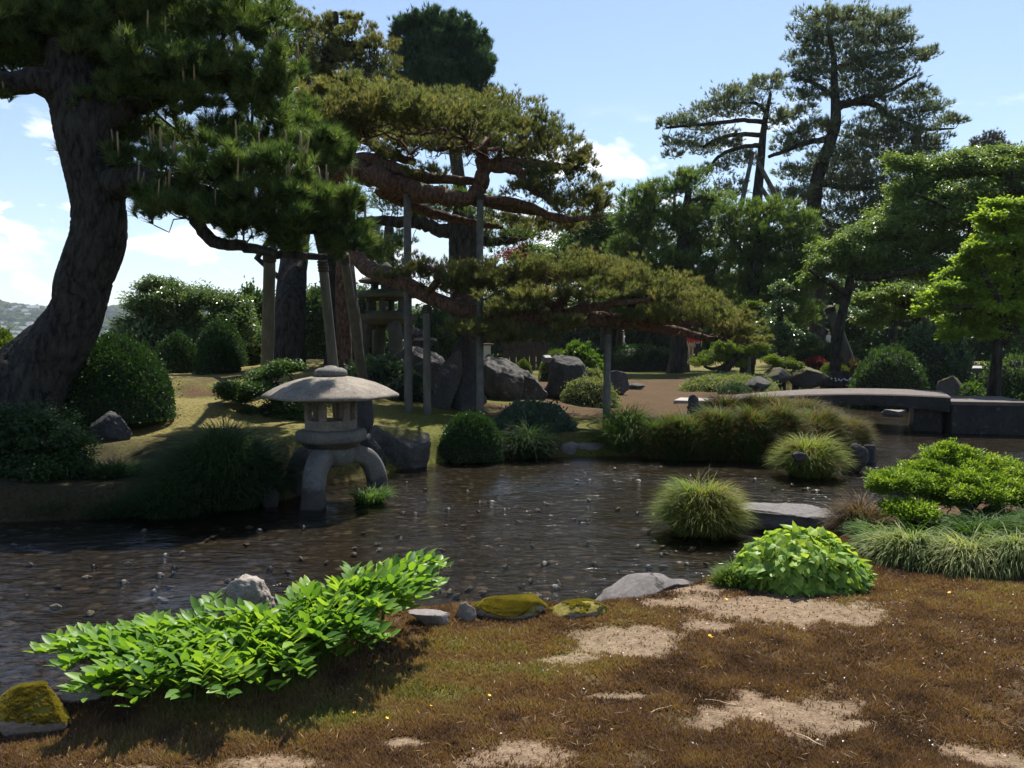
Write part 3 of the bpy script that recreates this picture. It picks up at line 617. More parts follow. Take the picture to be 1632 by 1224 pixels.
DECK_S = stone_mat('bridge_side_stone', (0.0132, 0.012, 0.0114), (0.0252, 0.0234, 0.0216), (0.045, 0.042, 0.039), None, 3, .02, lichen=.15)  # bridge stone again, with the shade of its sides put into the colour
CANDLE = flat_mat('pine_candle', (.20, .14, .075), (.30, .22, .12), 40, .7, .001)
SKIN = flat_mat('skin', (.45, .28, .20), (.5, .32, .23), 5, .5, 0)
CLOTH_R = flat_mat('red_cloth', (.35, .02, .03), (.42, .03, .04), 20, .8, .001)
CLOTH_K = flat_mat('khaki_cloth', (.32, .25, .19), (.38, .30, .22), 20, .8, .001)
CLOTH_W = flat_mat('pale_cloth', (.5, .5, .5), (.6, .6, .6), 20, .8, .001)
CLOTH_D = flat_mat('dark_cloth', (.02, .02, .03), (.03, .03, .04), 20, .8, .001)
HAIR = flat_mat('hair', (.012, .01, .009), (.02, .017, .015), 30, .5, .001)
WOOD_D = flat_mat('dark_timber', (.03, .022, .017), (.06, .045, .034), 6, .8, .005, .1)
PLASTER = flat_mat('pale_plaster', (.38, .36, .33), (.48, .46, .42), 3, .8, .003)
RAIL = flat_mat('red_brown_tile', (.12, .05, .04), (.18, .08, .06), 9, .7, .005)
METAL = flat_mat('grey_metal', (.10, .11, .125), (.15, .165, .18), 5, .5, .001)
CORE = flat_mat('twig_brown', (.014, .016, .009), (.028, .028, .016), 20, .9, .01)

def wet_stone():
    m = STONE_W.copy(); m.name = 'wet_lantern_stone'; N, L = m.node_tree.nodes, m.node_tree.links; p = N['Principled BSDF']; src = p.inputs['Base Color'].links[0].from_socket
    tc = obj_co(N); z = N.new('ShaderNodeSeparateXYZ'); L.new(tc, z.inputs[0]); f = math_(N, L, 'ADD', z.outputs[2], math_(N, L, 'MULTIPLY', noise(N, L, tc, 9, 5), -.22)); f = ramp(N, L, f, [(.10, (1, 1, 1)), (.17, (0, 0, 0))])
    L.new(mixc(N, L, math_(N, L, 'MULTIPLY', f, .75), src, (.03, .028, .025)), p.inputs['Base Color']); return m
STONE_WET = wet_stone()
# ------------------------------------------------------------ stone lantern on three legs in the water
def hex_r(a, rot): return math.cos(math.pi / 6) / np.cos(((a - rot) % (math.pi / 3)) - math.pi / 6)
def lathe6(mb, c, prof, rot=0.0, seg=36, tint=0):
    """prof rows (r, z, hexness)"""
    a = np.arange(seg) / seg * 2 * np.pi; rows = []
    for r, z, h in prof:
        k = 1 + (hex_r(a, rot) - 1) * h; rows.append(np.stack([c[0] + r * k * np.cos(a), c[1] + r * k * np.sin(a), np.full(seg, c[2] + z)], 1))
    V = np.concatenate(rows); n = len(prof); i, j = np.meshgrid(np.arange(n - 1), np.arange(seg), indexing='ij'); j2 = (j + 1) % seg
    mb.add(V, np.stack([i * seg + j, i * seg + j2, (i + 1) * seg + j2, (i + 1) * seg + j], -1).reshape(-1, 4), None, tint)
def hex_cage(mb, c, R, z0, z1, bottom, top, post, rot, thick):
    """six sided fire box with an open window in every side"""
    for k in range(6):
        a0, a1 = rot + k * math.pi / 3, rot + (k + 1) * math.pi / 3
        p0 = np.array([math.cos(a0), math.sin(a0)]) * R; p1 = np.array([math.cos(a1), math.sin(a1)]) * R; m = (p0 + p1) / 2; w = np.linalg.norm(p1 - p0); ang = math.atan2(p1[1] - p0[1], p1[0] - p0[0])
        n = m / np.linalg.norm(m); q = m - n * thick / 2
        box(mb, (c[0] + q[0], c[1] + q[1], c[2] + z0 + bottom / 2), (w, thick, bottom), ang, .012)
        box(mb, (c[0] + q[0], c[1] + q[1], c[2] + z1 - top / 2), (w, thick, top), ang, .012)
        t = (p1 - p0) / w
        for s in (-1, 1):
            e = q + t * s * (w / 2 - post / 2); box(mb, (c[0] + e[0], c[1] + e[1], c[2] + (z0 + bottom + z1 - top) / 2), (post, thick * .96, z1 - top - z0 - bottom + .004), ang, .008)
def build_lantern():
    cx0, cy0 = -2.37, 10.9; root = empty('stone_lantern', (cx0, cy0, 0), 'low stone lantern with a wide umbrella roof standing on three curved legs in the stream', 'stone lantern'); c = (cx0, cy0, 0)
    rot = math.radians(8)
    mb = MB(); lathe6(mb, c, [(0, 1.384, 1), (.3, 1.379, 1), (.80, 1.345, 1), (.895, 1.335, 1), (.905, 1.350, 1), (.90, 1.372, 1), (.86, 1.397, 1), (.74, 1.465, .95), (.58, 1.532, .9), (.42, 1.577, .8), (.27, 1.606, .5), (.15, 1.618, .2), (0, 1.620, 0)], rot, 72); mb.build('roof', STONE, root, True)
    mb = MB(); lathe6(mb, c, [(0, 1.60, 0), (.17, 1.60, 0), (.205, 1.625, 0), (.215, 1.66, 0), (.20, 1.695, 0), (.15, 1.72, 0), (.09, 1.727, 0), (.07, 1.745, 0), (0, 1.755, 0)], 0, 40); mb.build('finial', STONE_W, root, True)
    mb = MB(); hex_cage(mb, c, .345, .915, 1.37, .13, .09, .07, rot + math.radians(14), .075); lathe6(mb, c, [(0, .93, 1), (.26, .93, 1), (.26, .965, 1), (0, .965, 1)], rot + math.radians(14), 36); mb.build('firebox', STONE, root)
    mb = MB(); lathe6(mb, c, [(0, .92, .8), (.38, .92, .8), (.455, .91, .8), (.475, .88, .8), (.475, .79, .8), (.455, .765, .8), (.42, .755, .8), (.33, .68, .8), (0, .68, .8)], rot + .2, 48); mb.build('platform', STONE_W, root, True)
    mb = MB(); lathe6(mb, c, [(0, .70, .5), (.30, .70, .5), (.31, .60, .5), (.27, .47, .4), (.20, .44, .3), (0, .44, .3)], 0, 40); mb.build('hub', STONE_W, root, True)
    prof = crom(np.array([(.14, .57, .11), (.34, .575, .125), (.49, .50, .125), (.585, .34, .12), (.635, .12, .125), (.66, -.25, .13)]), 6)
    for ang in (-99, 30, 150):
        a = math.radians(ang); d = np.array([math.cos(a), math.sin(a)]); t = np.array([-d[1], d[0]]); g = np.gradient(prof[:, :2], axis=0); g = unit(g); nr = np.stack([-g[:, 1], g[:, 0]], 1); V = []
        for (r, z, w), n in zip(prof, nr):
            for su, sv in ((-1, -1), (-.8, -1), (.8, -1), (1, -1), (1, -.75), (1, .75), (1, 1), (.8, 1), (-.8, 1), (-1, 1), (-1, .75), (-1, -.75)):
                b = .86 if abs(su) == 1 and abs(sv) == 1 else 1.0; rr = r + n[0] * sv * .115 * b; zz = z + n[1] * sv * .115 * b; p = d * rr + t * su * w * b
                V.append((cx0 + p[0], cy0 + p[1], zz))
        n = len(prof); i, j = np.meshgrid(np.arange(n - 1), np.arange(12), indexing='ij'); j2 = (j + 1) % 12; Q = np.stack([i * 12 + j, i * 12 + j2, (i + 1) * 12 + j2, (i + 1) * 12 + j], -1).reshape(-1, 4)
        mb = MB(); V = np.array(V); V += (fbm(V * 7, 5, 3) - .5)[:, None] * .02; mb.add(V, Q[:, ::-1]); mb.build('leg', STONE_WET, root, True)
build_lantern()
def build_big_lantern():
    Y = 25.0; s = PX(Y); c0 = at(617, 562, Y); root = empty('stone_tower_lantern', c0, 'tall dark stone lantern with two stacked roofs under the pines', 'stone lantern'); c = tuple(c0); z = lambda py: (562 - py) * s
    mb = MB()
    for k in range(4):
        a = k * math.pi / 2 + .5; p = crom(np.array([(24 * s, z(514)), (34 * s, z(520)), (39 * s, z(540)), (42 * s, z(568))]), 4)
        tube(mb, np.stack([c[0] + p[:, 0] * math.cos(a), c[1] + p[:, 0] * math.sin(a), c[2] + p[:, 1]], 1), 11 * s, 8, .06, k)
    mb.build('arched_base', STONE_D, root, True)
    mb = MB(); lathe6(mb, c, [(0, z(517), 1), (38 * s, z(517), 1), (50 * s, z(509), 1), (52 * s, z(501), 1), (0, z(500), 1)], .3, 36); mb.build('platform', STONE_D, root)
    mb = MB(); hex_cage(mb, c, 34 * s, z(501), z(474), 5 * s, 5 * s, 6 * s, .45, 7 * s); mb.build('firebox', STONE_D, root)
    mb = MB(); lathe6(mb, c, [(0, z(474), 1), (52 * s, z(475), 1), (54 * s, z(471), 1), (40 * s, z(465), 1), (0, z(463), 1)], .3, 36); mb.build('roof', STONE_D, root)
    mb = MB(); hex_cage(mb, c, 26 * s, z(465), z(451), 3 * s, 3 * s, 5 * s, .45, 6 * s); mb.build('firebox', STONE_D, root)
    mb = MB(); lathe6(mb, c, [(0, z(451), 1), (44 * s, z(452), 1), (46 * s, z(448), 1), (26 * s, z(439), .9), (10 * s, z(435), .5), (0, z(434), 0)], .3, 36); mb.build('roof', STONE_D, root)
    mb = MB(); lathe6(mb, c, [(0, z(436), 0), (8 * s, z(436), 0), (11 * s, z(430), 0), (8 * s, z(424), 0), (0, z(418), 0)], 0, 24); mb.build('finial', STONE_D, root, True)
build_big_lantern()

# ------------------------------------------------------------ bridge of stone slabs
def build_bridge():
    A = np.array([5.2, 20.4]); B = np.array([9.75, 18.5]); d = B - A; Ln = np.linalg.norm(d); d /= Ln; n = np.array([-d[1], d[0]]); Wd = 2.3
    root = empty('stone_bridge', (A[0], A[1], .2), 'low arched stone slab bridge over the stream', 'bridge')
    N = 40; V = []; t = np.linspace(0, 1, N); top = .60 + .215 * t + .11 * np.sin(np.pi * t) ** .9; th = .25 + .10 * (2 * t - 1) ** 2
    for k in range(N):
        for off, zz in ((0, top[k] - th[k]), (0, top[k] - .03), (.03, top[k]), (Wd - .03, top[k]), (Wd, top[k] - .03), (Wd, top[k] - th[k])):
            p = A + d * Ln * t[k] + n * off; V.append((p[0], p[1], zz))
    V = np.array(V); i, j = np.meshgrid(np.arange(N - 1), np.arange(6), indexing='ij'); j2 = (j + 1) % 6; Q = np.stack([i * 6 + j, i * 6 + j2, (i + 1) * 6 + j2, (i + 1) * 6 + j], -1).reshape(-1, 4)
    T = np.array([[0, 1, 2], [0, 2, 5], [2, 3, 4], [2, 4, 5]]); T2 = T[:, ::-1] + (N - 1) * 6
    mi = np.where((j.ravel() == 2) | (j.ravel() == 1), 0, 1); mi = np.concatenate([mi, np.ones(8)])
    o = mesh('deck_slab', V, [Q[:, ::-1], np.concatenate([T, T2])], [DECK, DECK_S], root, midx=mi)
    ang = math.atan2(d[1], d[0])
    mb = MB(); p = A + d * (Ln - .42) + n * (Wd / 2 + .12); box(mb, (p[0], p[1], .1), (.6, Wd - .3, .86), ang, .04); mb.build('pier', DECK_S, root)
    mb = MB(); p = A + d * .1 + n * (Wd / 2); box(mb, (p[0], p[1], .1), (.8, Wd - .3, .6), ang, .04); mb.build('abutment', DECK_S, root)
    d2 = np.array([math.cos(-.22), math.sin(-.22)]); n2 = np.array([-d2[1], d2[0]]); p = B + d * .03 + d2 * .8 + n2 * 1.0
    r2 = empty('stone_causeway', (p[0], p[1], -.2), 'straight stone block end of the bridge walk set lower than the arched slab', 'bridge block')
    mb = MB(); box(mb, (p[0], p[1], .21), (1.6, 2.0, .84), math.atan2(d2[1], d2[0]), .03); mb.build('block', DECK_S, r2)
    mb = MB(); box(mb, (p[0], p[1], .67), (1.63, 2.03, .09), math.atan2(d2[1], d2[0]), .02); mb.build('cap_slab', DECK, r2)
build_bridge()
def slab(name, base, size, rz, mat, label, cat='stone slab'):
    mb = MB(); box(mb, (0, 0, size[2] / 2), size, 0, min(.03, size[2] * .3)); o = mb.build(name, mat); o.location = tuple(base); o.rotation_euler.z = rz; return tag(o, label, cat)
p = on_z(1110, 639, .55); slab('paving_slab', (p[0] + .2, p[1] - .3, .47), (1.5, 1.0, .14), -.35, flat_mat('pale_paving', (.24, .21, .19), (.30, .27, .24), 6, .8, .004), 'pale flat paving slab at the foot of the arched bridge')

# ------------------------------------------------------------ rocks
def rk(name, px, py, wpx, hpx, seed, mat, label, deep=.7, Y=None, cat='rock', sink=.2, water=False, **kw):
    b = on_z(px, py, -.05) if water else (ground(px, py) if Y is None else at(px, py, Y)); s = PX(b[1])
    w, h = wpx * s / 2, hpx * s / 2 / (1 - sink) * 1.02
    if Y is not None and hpx > 30:
        g = hz(b[0], b[1] + w * deep * .5)
        if b[2] > g: h += (b[2] - g) / 2 / (1 - sink); b = np.array([b[0], b[1], g])
    return rock(name, (b[0] * (1 + w * deep * .5 / b[1]), b[1] + w * deep * .5, b[2]), (w * 1.12, w * deep, h * 1.12), seed, mat, label, cat, sink=sink, **kw)
rk('boulder', 676, 612, 96, 66, 3, ROCK_G, 'broad blocky boulder behind the two short support posts', .7, 20.5)
rk('rock', 676, 552, 44, 14, 5, ROCK_G, 'flat stone lying across the top of the blocky boulder', .8, 21.2, sub=4)
rk('rock', 662, 546, 30, 26, 6, ROCK_D, 'small dark stone perched on the blocky boulder', .8, 21.8, sub=4)
rk('standing_stone', 738, 655, 72, 112, 8, ROCK_D, 'tall pointed dark standing stone beside the long thin post', .7, None, sink=.1, cuts=6, taper=.62)
rk('rock', 712, 652, 46, 78, 12, ROCK_G, 'pale slanting rock slab against the pointed standing stone', .6, 17.4, tl=((0, 1, 0), .35), taper=.45)
rk('boulder', 800, 616, 86, 56, 14, ROCK_G, 'angular grey boulder right behind the long thin post', .8, 20.5, cuts=12)
rk('boulder', 836, 636, 96, 48, 17, ROCK_G, 'wide angular rock with a sharp pale edge on the mossy lawn', .6, None, cuts=14)
rk('boulder', 903, 632, 70, 64, 19, ROCK_D, 'rounded black boulder leaning on the wide angular rock', .9, 21.6, cuts=7, taper=.3)
rk('boulder', 976, 628, 56, 34, 23, ROCK_G, 'grey layered rock behind the post on the brown lawn', .7, None, cuts=10)
rk('rock', 1012, 621, 28, 12, 24, ROCK_G, 'small flat rock at the edge of the brown lawn', .7, None, sub=4)
rk('bank_rock', 636, 752, 112, 74, 29, ROCK_M, 'big mossy bank rock behind the three legged lantern', .6, 13.4, cuts=9, rz=.2)
rk('bank_rock', 590, 757, 52, 60, 31, ROCK_D, 'dark bank rock close behind a lantern leg', .7, 13.0)
rk('bank_rock', 668, 748, 40, 40, 33, ROCK_M, 'lower mossy stone next to the big bank rock', .7, 13.7, sub=4)
rk('stump_stone', 581, 686, 26, 58, 35, ROCK_D, 'narrow dark upright stone behind the lantern firebox', .8, 13.8, sub=4, cuts=4)
rk('bank_slab', 925, 728, 76, 36, 37, ROCK_F, 'pale grey bank slab at the foot of the lone post', .5, 15.1, flat_top=.5)
rk('bank_slab', 905, 728, 36, 22, 39, ROCK_F, 'small pale stone at the waterline below the dark juniper', .6, 14.9, sub=4)
def standing_figure_stone():
    b = at(1112, 674, 15.9); s = PX(15.9); v, t = rock_shape(43, (1, 1, 1), 5, 5, .3, .08)
    z = (v[:, 2] + 1) / 2; pr = np.interp(z, [0, .35, .55, .66, .72, .85, 1.0], [1.05, .95, .72, .42, .36, .42, .3]); ox = np.interp(z, [0, .5, .7, 1], [0, -.05, -.35, -.4])
    v = np.stack([v[:, 0] * pr * 27 * s + ox * 22 * s, v[:, 1] * pr * 22 * s, (z * 48 - 2) * s], 1); o = mesh('standing_stone', v, t, ROCK_D, smooth=True); o.location = tuple(b); tag(o, 'dark lichen spotted standing stone with a knob top among the brown sedge', 'rock')
standing_figure_stone()
rk('stream_rock', 1358, 756, 40, 48, 45, ROCK_D, 'jagged black rock touching the round green tussock', .8, water=True, cuts=12)
rk('stream_rock', 1385, 742, 30, 34, 47, ROCK_D, 'smaller black rock at the tip of the brown sedge bed', .8, water=True, sub=4)
rk('rock', 1272, 734, 22, 12, 48, ROCK_D, 'small dark stone half hidden in the round tussock', .8, 12.25, sub=4)
rk('slab_rock', 1246, 852, 196, 52, 51, ROCK_L, 'flat topped layered stepping stone between the tussock and the dry sedge', .62, water=True, flat_top=.25, cuts=5, rough=.25, fine=.07, sink=.22, rz=-.12)
def near_stone():
    b = on_z(1040, 960, .30); s = PX(b[1]); v, t = rock_shape(55, (1, 1, 1), 5, 4, .22, .02)
    x = v[:, 0]; pr = np.interp(x, [-1.2, -.8, -.2, .3, .5, .75, 1.1], [.5, .85, 1.05, .85, .55, .6, .5])
    v = np.stack([x * 104 * s, v[:, 1] * pr * 60 * s, v[:, 2] * pr * 36 * s], 1); o = mesh('bank_stone', rotz(v, .44), t, stone_mat('cracked_smooth_rock', (0.075, 0.066, 0.063), (0.1125, 0.099, 0.0938), (0.15, 0.1335, 0.126), None, 4, .006, 1.6), smooth=True); o.location = (b[0] + .05, 6.03, .23); tag(o, 'long smooth grey stone with cracks lying on the near bank', 'rock')
near_stone()
rk('bank_stone', 922, 986, 92, 26, 57, ROCK_Y, 'sloping pale stone with moss sinking into the stream', .7, None, rz=.6, fine=.03)
rk('bank_stone', 818, 990, 122, 40, 59, ROCK_Y, 'low bank stone covered in yellow moss', .5, None, flat_top=.6, fine=.03)
rk('bank_stone', 742, 992, 32, 26, 61, ROCK_F, 'small round grey stone beside the yellow moss stone', .8, None, sub=4)
rk('bank_stone', 690, 1000, 76, 24, 63, ROCK_F, 'flat grey stone behind the arching leaf stems', .6, None, flat_top=.5, sub=4)
rk('bank_stone', 905, 990, 26, 16, 64, ROCK_F, 'small pale stone under the end of the long cracked stone', .8, None, sub=4)
rk('bank_stone', 386, 1018, 114, 84, 65, ROCK_P, 'rough pinkish grey boulder above the arching leaves', .8, None, cuts=10, fine=.10)
rk('bank_stone', 52, 1176, 132, 66, 67, ROCK_Y, 'mossy bank stone below the arching leaves at the corner of the stream', .6, None, fine=.05)
rk('bank_stone', 130, 1120, 60, 26, 69, ROCK_P, 'pale bare stone edging the water under the arching leaves', .7, None, sub=4)
rk('rock', 176, 704, 62, 40, 71, ROCK_D, 'dark split rock between the clipped dome and the shaded bushes', .7, None)
rk('rock', 434, 806, 30, 36, 175, ROCK_D, 'small dark upright stone in the shaded sedge', .7, 10.35, sub=4, cuts=3, rough=.2)
rk('rock', 462, 780, 40, 54, 75, ROCK_D, 'dark rock wedged between the shaded sedge and the lantern', .7, 11.6)
rk('stream_rock', 1424, 664, 44, 12, 77, ROCK_F, 'flat pale rock in the water under the bridge', .8, water=True, sub=4)
rk('rock', 1240, 612, 46, 26, 79, ROCK_M, 'mossy rock behind the far end of the bridge', .8, 26, sub=4)
rk('rock', 1208, 620, 44, 18, 80, ROCK_G, 'pale rock by the bridge end under the pale ground plants', .8, 23.5, sub=4)
rk('rock', 1290, 612, 60, 30, 81, ROCK_M, 'broad mossy rock next to the little waterfall', .8, 27, sub=4)
rk('rock', 1520, 640, 70, 36, 83, ROCK_M, 'rounded mossy rock behind the causeway block', .8, 22.5, sub=4)

# pebbles lying in the shallow water
def pebbles():
    rng = np.random.default_rng(5); src = []
    pale = PEB.copy(); pale.name = 'pale_wet_pebble'; r_ = [n for n in pale.node_tree.nodes if n.type == 'VALTORGB']
    for n_ in r_:
        for e_ in n_.color_ramp.elements: e_.color = tuple(min(.5, x * 2.6) for x in e_.color[:3]) + (1,)
    for k in range(10):
        v, t = rock_shape(200 + k, (rng.uniform(1.3, 2.3), rng.uniform(.8, 1.3), .75), 3, 9, .35, .05); o = mesh('pebble', v, t, PEB if k % 10 < 6 else pale, smooth=k % 2 == 0); src.append(o)
    pts = [(340, 853, 13), (330, 858, 9), (255, 913, 16), (280, 902, 13), (276, 910, 10), (258, 952, 16), (143, 973, 14), (88, 962, 10), (217, 995, 12), (484, 951, 14), (444, 962, 12), (460, 967, 13), (483, 964, 10), (717, 939, 14), (729, 945, 11), (748, 935, 10),
           (857, 945, 14), (902, 960, 13), (885, 932, 12), (841, 951, 11), (1055, 868, 11), (1056, 900, 14), (1034, 900, 12), (1054, 881, 10), (1008, 910, 12), (875, 893, 10), (600, 947, 10), (398, 838, 9), (424, 953, 8), (580, 942, 10), (740, 960, 12), (770, 940, 9), (700, 905, 9), (1017, 868, 9), (1233, 777, 9), (1285, 777, 10), (1300, 780, 12), (1262, 770, 8), (1203, 762, 8), (1018, 765, 10), (938, 793, 9), (920, 768, 8), (1100, 757, 7), (980, 745, 6), (800, 757, 7), (870, 800, 8)]
    for _ in range(130):
        x = rng.uniform(-30, 1180); y = rng.uniform(760, 960)
        q = on_z(x, y, 0)
        if sdist(np.array([q[0]]), np.array([q[1]]))[0] > .25 and not (420 < x < 640 and y < 830): pts.append((x, y, rng.uniform(3, 9)))
    first = [True] * 10
    for i, (x, y, r) in enumerate(pts):
        q = on_z(x, y, 0.0); k = i % 10; o = src[k] if first[k] else src[k].copy()
        if not first[k]: COL.objects.link(o)
        first[k] = False; s = max(r * PX(q[1]) * .42, .022); dp = max(.03, -hz(q[0], q[1])); tz = .16 * s; o.scale = (s, s, max(s * .6, (dp + tz) * .72)); o.rotation_euler = (0, 0, rng.uniform(0, 6.3)); o.location = (q[0], q[1], (tz - dp) / 2)
        tag(o, *(('small dark wet pebble breaking the surface of the shallow stream', 'pebble', 'dark pebbles breaking the surface of the stream') if k < 6 else ('small pale wet pebble breaking the surface of the shallow stream', 'pebble', 'pale pebbles breaking the surface of the stream')))
pebbles()

def moss_on(o, n, seed, thr=.45, h=.012):
    """cushion moss growing on the top of a stone, as part of that stone"""
    rng = np.random.default_rng(seed); me = o.data; k = len(me.vertices); co = np.empty(k * 3, np.float32); me.vertices.foreach_get('co', co); co = co.reshape(-1, 3).astype(float)
    pl = len(me.polygons); tri = np.empty(pl * 3, np.int32); me.polygons.foreach_get('vertices', tri); tri = tri.reshape(-1, 3); a, b, c = co[tri[:, 0]], co[tri[:, 1]], co[tri[:, 2]]; nn = np.cross(b - a, c - a); ar = np.linalg.norm(nn, axis=1); nn = nn / np.maximum(ar, 1e-12)[:, None]
    ok = nn[:, 2] > .25; p = ar * ok; i = rng.choice(pl, n, p=p / p.sum()); u, v = rng.random(n), rng.random(n); f = u + v > 1; u[f], v[f] = 1 - u[f], 1 - v[f]; P = a[i] + (b[i] - a[i]) * u[:, None] + (c[i] - a[i]) * v[:, None]; N_ = nn[i]
    q = fbm(P * 7, seed, 3) * .7 + N_[:, 2] * .35; m = q > thr + .2; P, N_ = P[m], N_[m]; V, T, t = needles(rng, P, N_, 4, h, h * .45, 0, .1, .8, tint=np.clip(fbm(P * 12, 3, 3) * 1.2 - .1, 0, 1)); mb = MB(); mb.add(V, None, T, t); ch = mb.build('moss', L_MOSSY); ch.parent = o
L_MOSSY = leaf_mat('cushion_moss', [(0, (.13, .115, .022)), (.5, (.28, .24, .042)), (1, (.42, .34, .075))], .3, .7)
for _o in list(COL.objects):
    if _o.get('label', '') in ('mossy bank stone below the arching leaves at the corner of the stream', 'low bank stone covered in yellow moss'): moss_on(_o, 26000, 3, .30)
    if _o.get('label', '') == 'sloping pale stone with moss sinking into the stream': moss_on(_o, 7000, 5, .42)

# ------------------------------------------------------------ grass tussocks and clipped shrubs
def tussock(name, label, px, py, rx, h, seed, mat, n, Y=None, deep=.8, wpx=1.6, lpx=None, arch=.9, cat='grass', water=False, dome=.35, tips=None, group=None, lean=(0, 0), tilo=0.0, tihi=1.0):
    """mounded tussock: foot at photo pixel (px, py), half width rx and height h in photo pixels"""
    rng = np.random.default_rng(seed); b = on_z(px, py, 0.0) if water else (ground(px, py) if Y is None else at(px, py, Y)); s = PX(b[1]); dy_ = rx * s * deep * .55; b = np.array([b[0] * (1 + dy_ / b[1]), b[1] + dy_, b[2]]); g_ = hz(b[0], b[1])
    lpx = lpx or h * .95
    if Y is not None and b[2] > g_: h += (b[2] - g_) / s; b[2] = g_
    root = empty(name, b, label, cat, group); L_ = (lpx or h * .95) * s
    def one(nn, m, nm, k, lo, hi):
        r = np.sqrt(rng.random(nn)); a = rng.random(nn) * 2 * np.pi; dx, dy = r * np.cos(a), r * np.sin(a); z = (1 - r ** 2) * h * s * dome * (.45 + 1.1 * fbm(P3(dx * 2.6, dy * 2.6), seed, 3))
        B = np.stack([b[0] + dx * rx * s * .72, b[1] + dy * rx * s * deep * .72, b[2] + z - .03], 1); Dh = np.stack([dx + rng.normal(0, .5, nn) + lean[0], dy + rng.normal(0, .5, nn) + lean[1], np.zeros(nn)], 1)
        cl = vnoise(B * (2.2 / max(rx * s, .1)), seed + 4); ti = np.clip(lo + (hi - lo) * (cl * .6 + rng.random(nn) * .4), 0, 1)
        V, Q, T, t = blades(rng, B, Dh, L_ * k, wpx * s, arch, 1.0, 4, ti, .08, .12); mb = MB(); mb.add(V, Q, T, t); mb.build(nm, m, root)
    one(n, mat, 'blade_foliage', 1.0, tilo, tihi)
    if tips: one(int(n * tips[1]), tips[0], 'seed_head_foliage', 1.08, .2, .9)
    v, t = rock_shape(seed, (rx * s * .62, rx * s * deep * .62, h * s * max(dome, .1)), 3, 0, .1, .05); mb = MB(); mb.add(v + b, None, t); mb.build('root_mound', CORE, root, True)
    return root
def dome_shrub(name, label, px, py, rx, h, seed, mat, Y=None, n=6000, lf=3.0, deep=.9, cat='shrub', sq=1.0, group=None, rough=.05, leafkind='rhomb'):
    """shrub clipped to a dome; foot at photo pixel (px, py)"""
    rng = np.random.default_rng(seed); b = ground(px, py) if Y is None else at(px, py, Y); s = PX(b[1]); dy_ = rx * s * deep * .8; b = np.array([b[0] * (1 + dy_ / b[1]), b[1] + dy_, b[2]])
    g_ = hz(b[0], b[1])
    if Y is not None and b[2] > g_: h += (b[2] - g_) / s; b[2] = g_
    root = empty(name, b, label, cat, group)
    R = np.array([rx * s, rx * s * deep, h * s]); d = rand_dirs(rng, n); d[:, 2] = np.where(d[:, 2] < -.25, -d[:, 2], d[:, 2]); base = b + np.array([0, 0, h * s * .06])
    e = np.abs(d) ** sq; k = 1 / np.linalg.norm(d / 1, axis=1); f = 1 + rough * (fbm(d * 2.6, seed, 4) - .5) * 2 + rough * .5 * (fbm(d * 9, seed + 3, 2) - .5) * 2
    zz = np.sign(d[:, 2]) * np.abs(d[:, 2]) ** sq; P = base + np.stack([d[:, 0], d[:, 1], zz], 1) * R * f[:, None] * (1 - .09 * rng.random(n) ** 2 + .10 * np.maximum(rng.normal(0, 1, n) - 1.2, 0))[:, None]; P[:, 2] = np.maximum(P[:, 2], b[2] + .01)
    cl = fbm(d * 3.2, seed + 9, 3); ti = np.clip(cl * .9 + rng.normal(0, .15, n) - .0, 0, 1)
    ax = d * .8 + rng.normal(0, .6, d.shape) + np.array([0, 0, .35]); V, T, t = leaves(rng, P, ax, d + rng.normal(0, .6, d.shape), lf * s, lf * s * .55, leafkind, tint=ti); mb = MB(); mb.add(V, None, T, t); mb.build('foliage', mat, root)
    v, tt = ico(4); f = 1 + rough * (fbm(v * 2.6, seed, 4) - .5) * 2; zv = np.sign(v[:, 2]) * np.abs(v[:, 2]) ** sq; vv = np.stack([v[:, 0], v[:, 1], np.where(zv < 0, zv * .25, zv)], 1) * R * f[:, None] * .93; mb = MB(); mb.add(vv + base, None, tt); mb.build('twig_core', CORE, root, True)
    return root
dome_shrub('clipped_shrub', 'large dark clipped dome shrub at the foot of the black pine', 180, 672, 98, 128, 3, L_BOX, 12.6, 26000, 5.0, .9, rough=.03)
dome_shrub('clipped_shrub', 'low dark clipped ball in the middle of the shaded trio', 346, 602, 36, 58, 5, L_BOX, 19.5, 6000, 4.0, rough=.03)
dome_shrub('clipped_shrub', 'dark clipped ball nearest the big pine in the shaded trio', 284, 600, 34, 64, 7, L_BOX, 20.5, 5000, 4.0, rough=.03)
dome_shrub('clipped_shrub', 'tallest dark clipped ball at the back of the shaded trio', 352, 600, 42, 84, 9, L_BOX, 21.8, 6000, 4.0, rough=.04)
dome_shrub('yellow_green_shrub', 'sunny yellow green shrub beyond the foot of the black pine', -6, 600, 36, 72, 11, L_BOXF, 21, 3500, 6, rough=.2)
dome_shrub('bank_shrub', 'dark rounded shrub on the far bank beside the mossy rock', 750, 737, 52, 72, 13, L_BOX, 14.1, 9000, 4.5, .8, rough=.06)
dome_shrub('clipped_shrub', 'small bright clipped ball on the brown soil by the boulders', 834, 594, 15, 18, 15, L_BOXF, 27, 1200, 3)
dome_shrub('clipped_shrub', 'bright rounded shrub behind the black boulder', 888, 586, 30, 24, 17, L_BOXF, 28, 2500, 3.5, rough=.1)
dome_shrub('broadleaf_shrub', 'bright broad leaved shrub between the black boulder and the lone post', 925, 600, 34, 48, 19, L_FRESH, 26, 1800, 8, rough=.25)
dome_shrub('clipped_hedge', 'long dark clipped hedge in the shade behind the lone post', 1020, 600, 70, 46, 21, L_BOX, 38, 4000, 4, .5, 'hedge', .6)
dome_shrub('clipped_hedge', 'short clipped hedge beside the dark trunk across the lawn', 950, 596, 30, 34, 22, L_BOX, 40, 2000, 4, .5, 'hedge', .6)
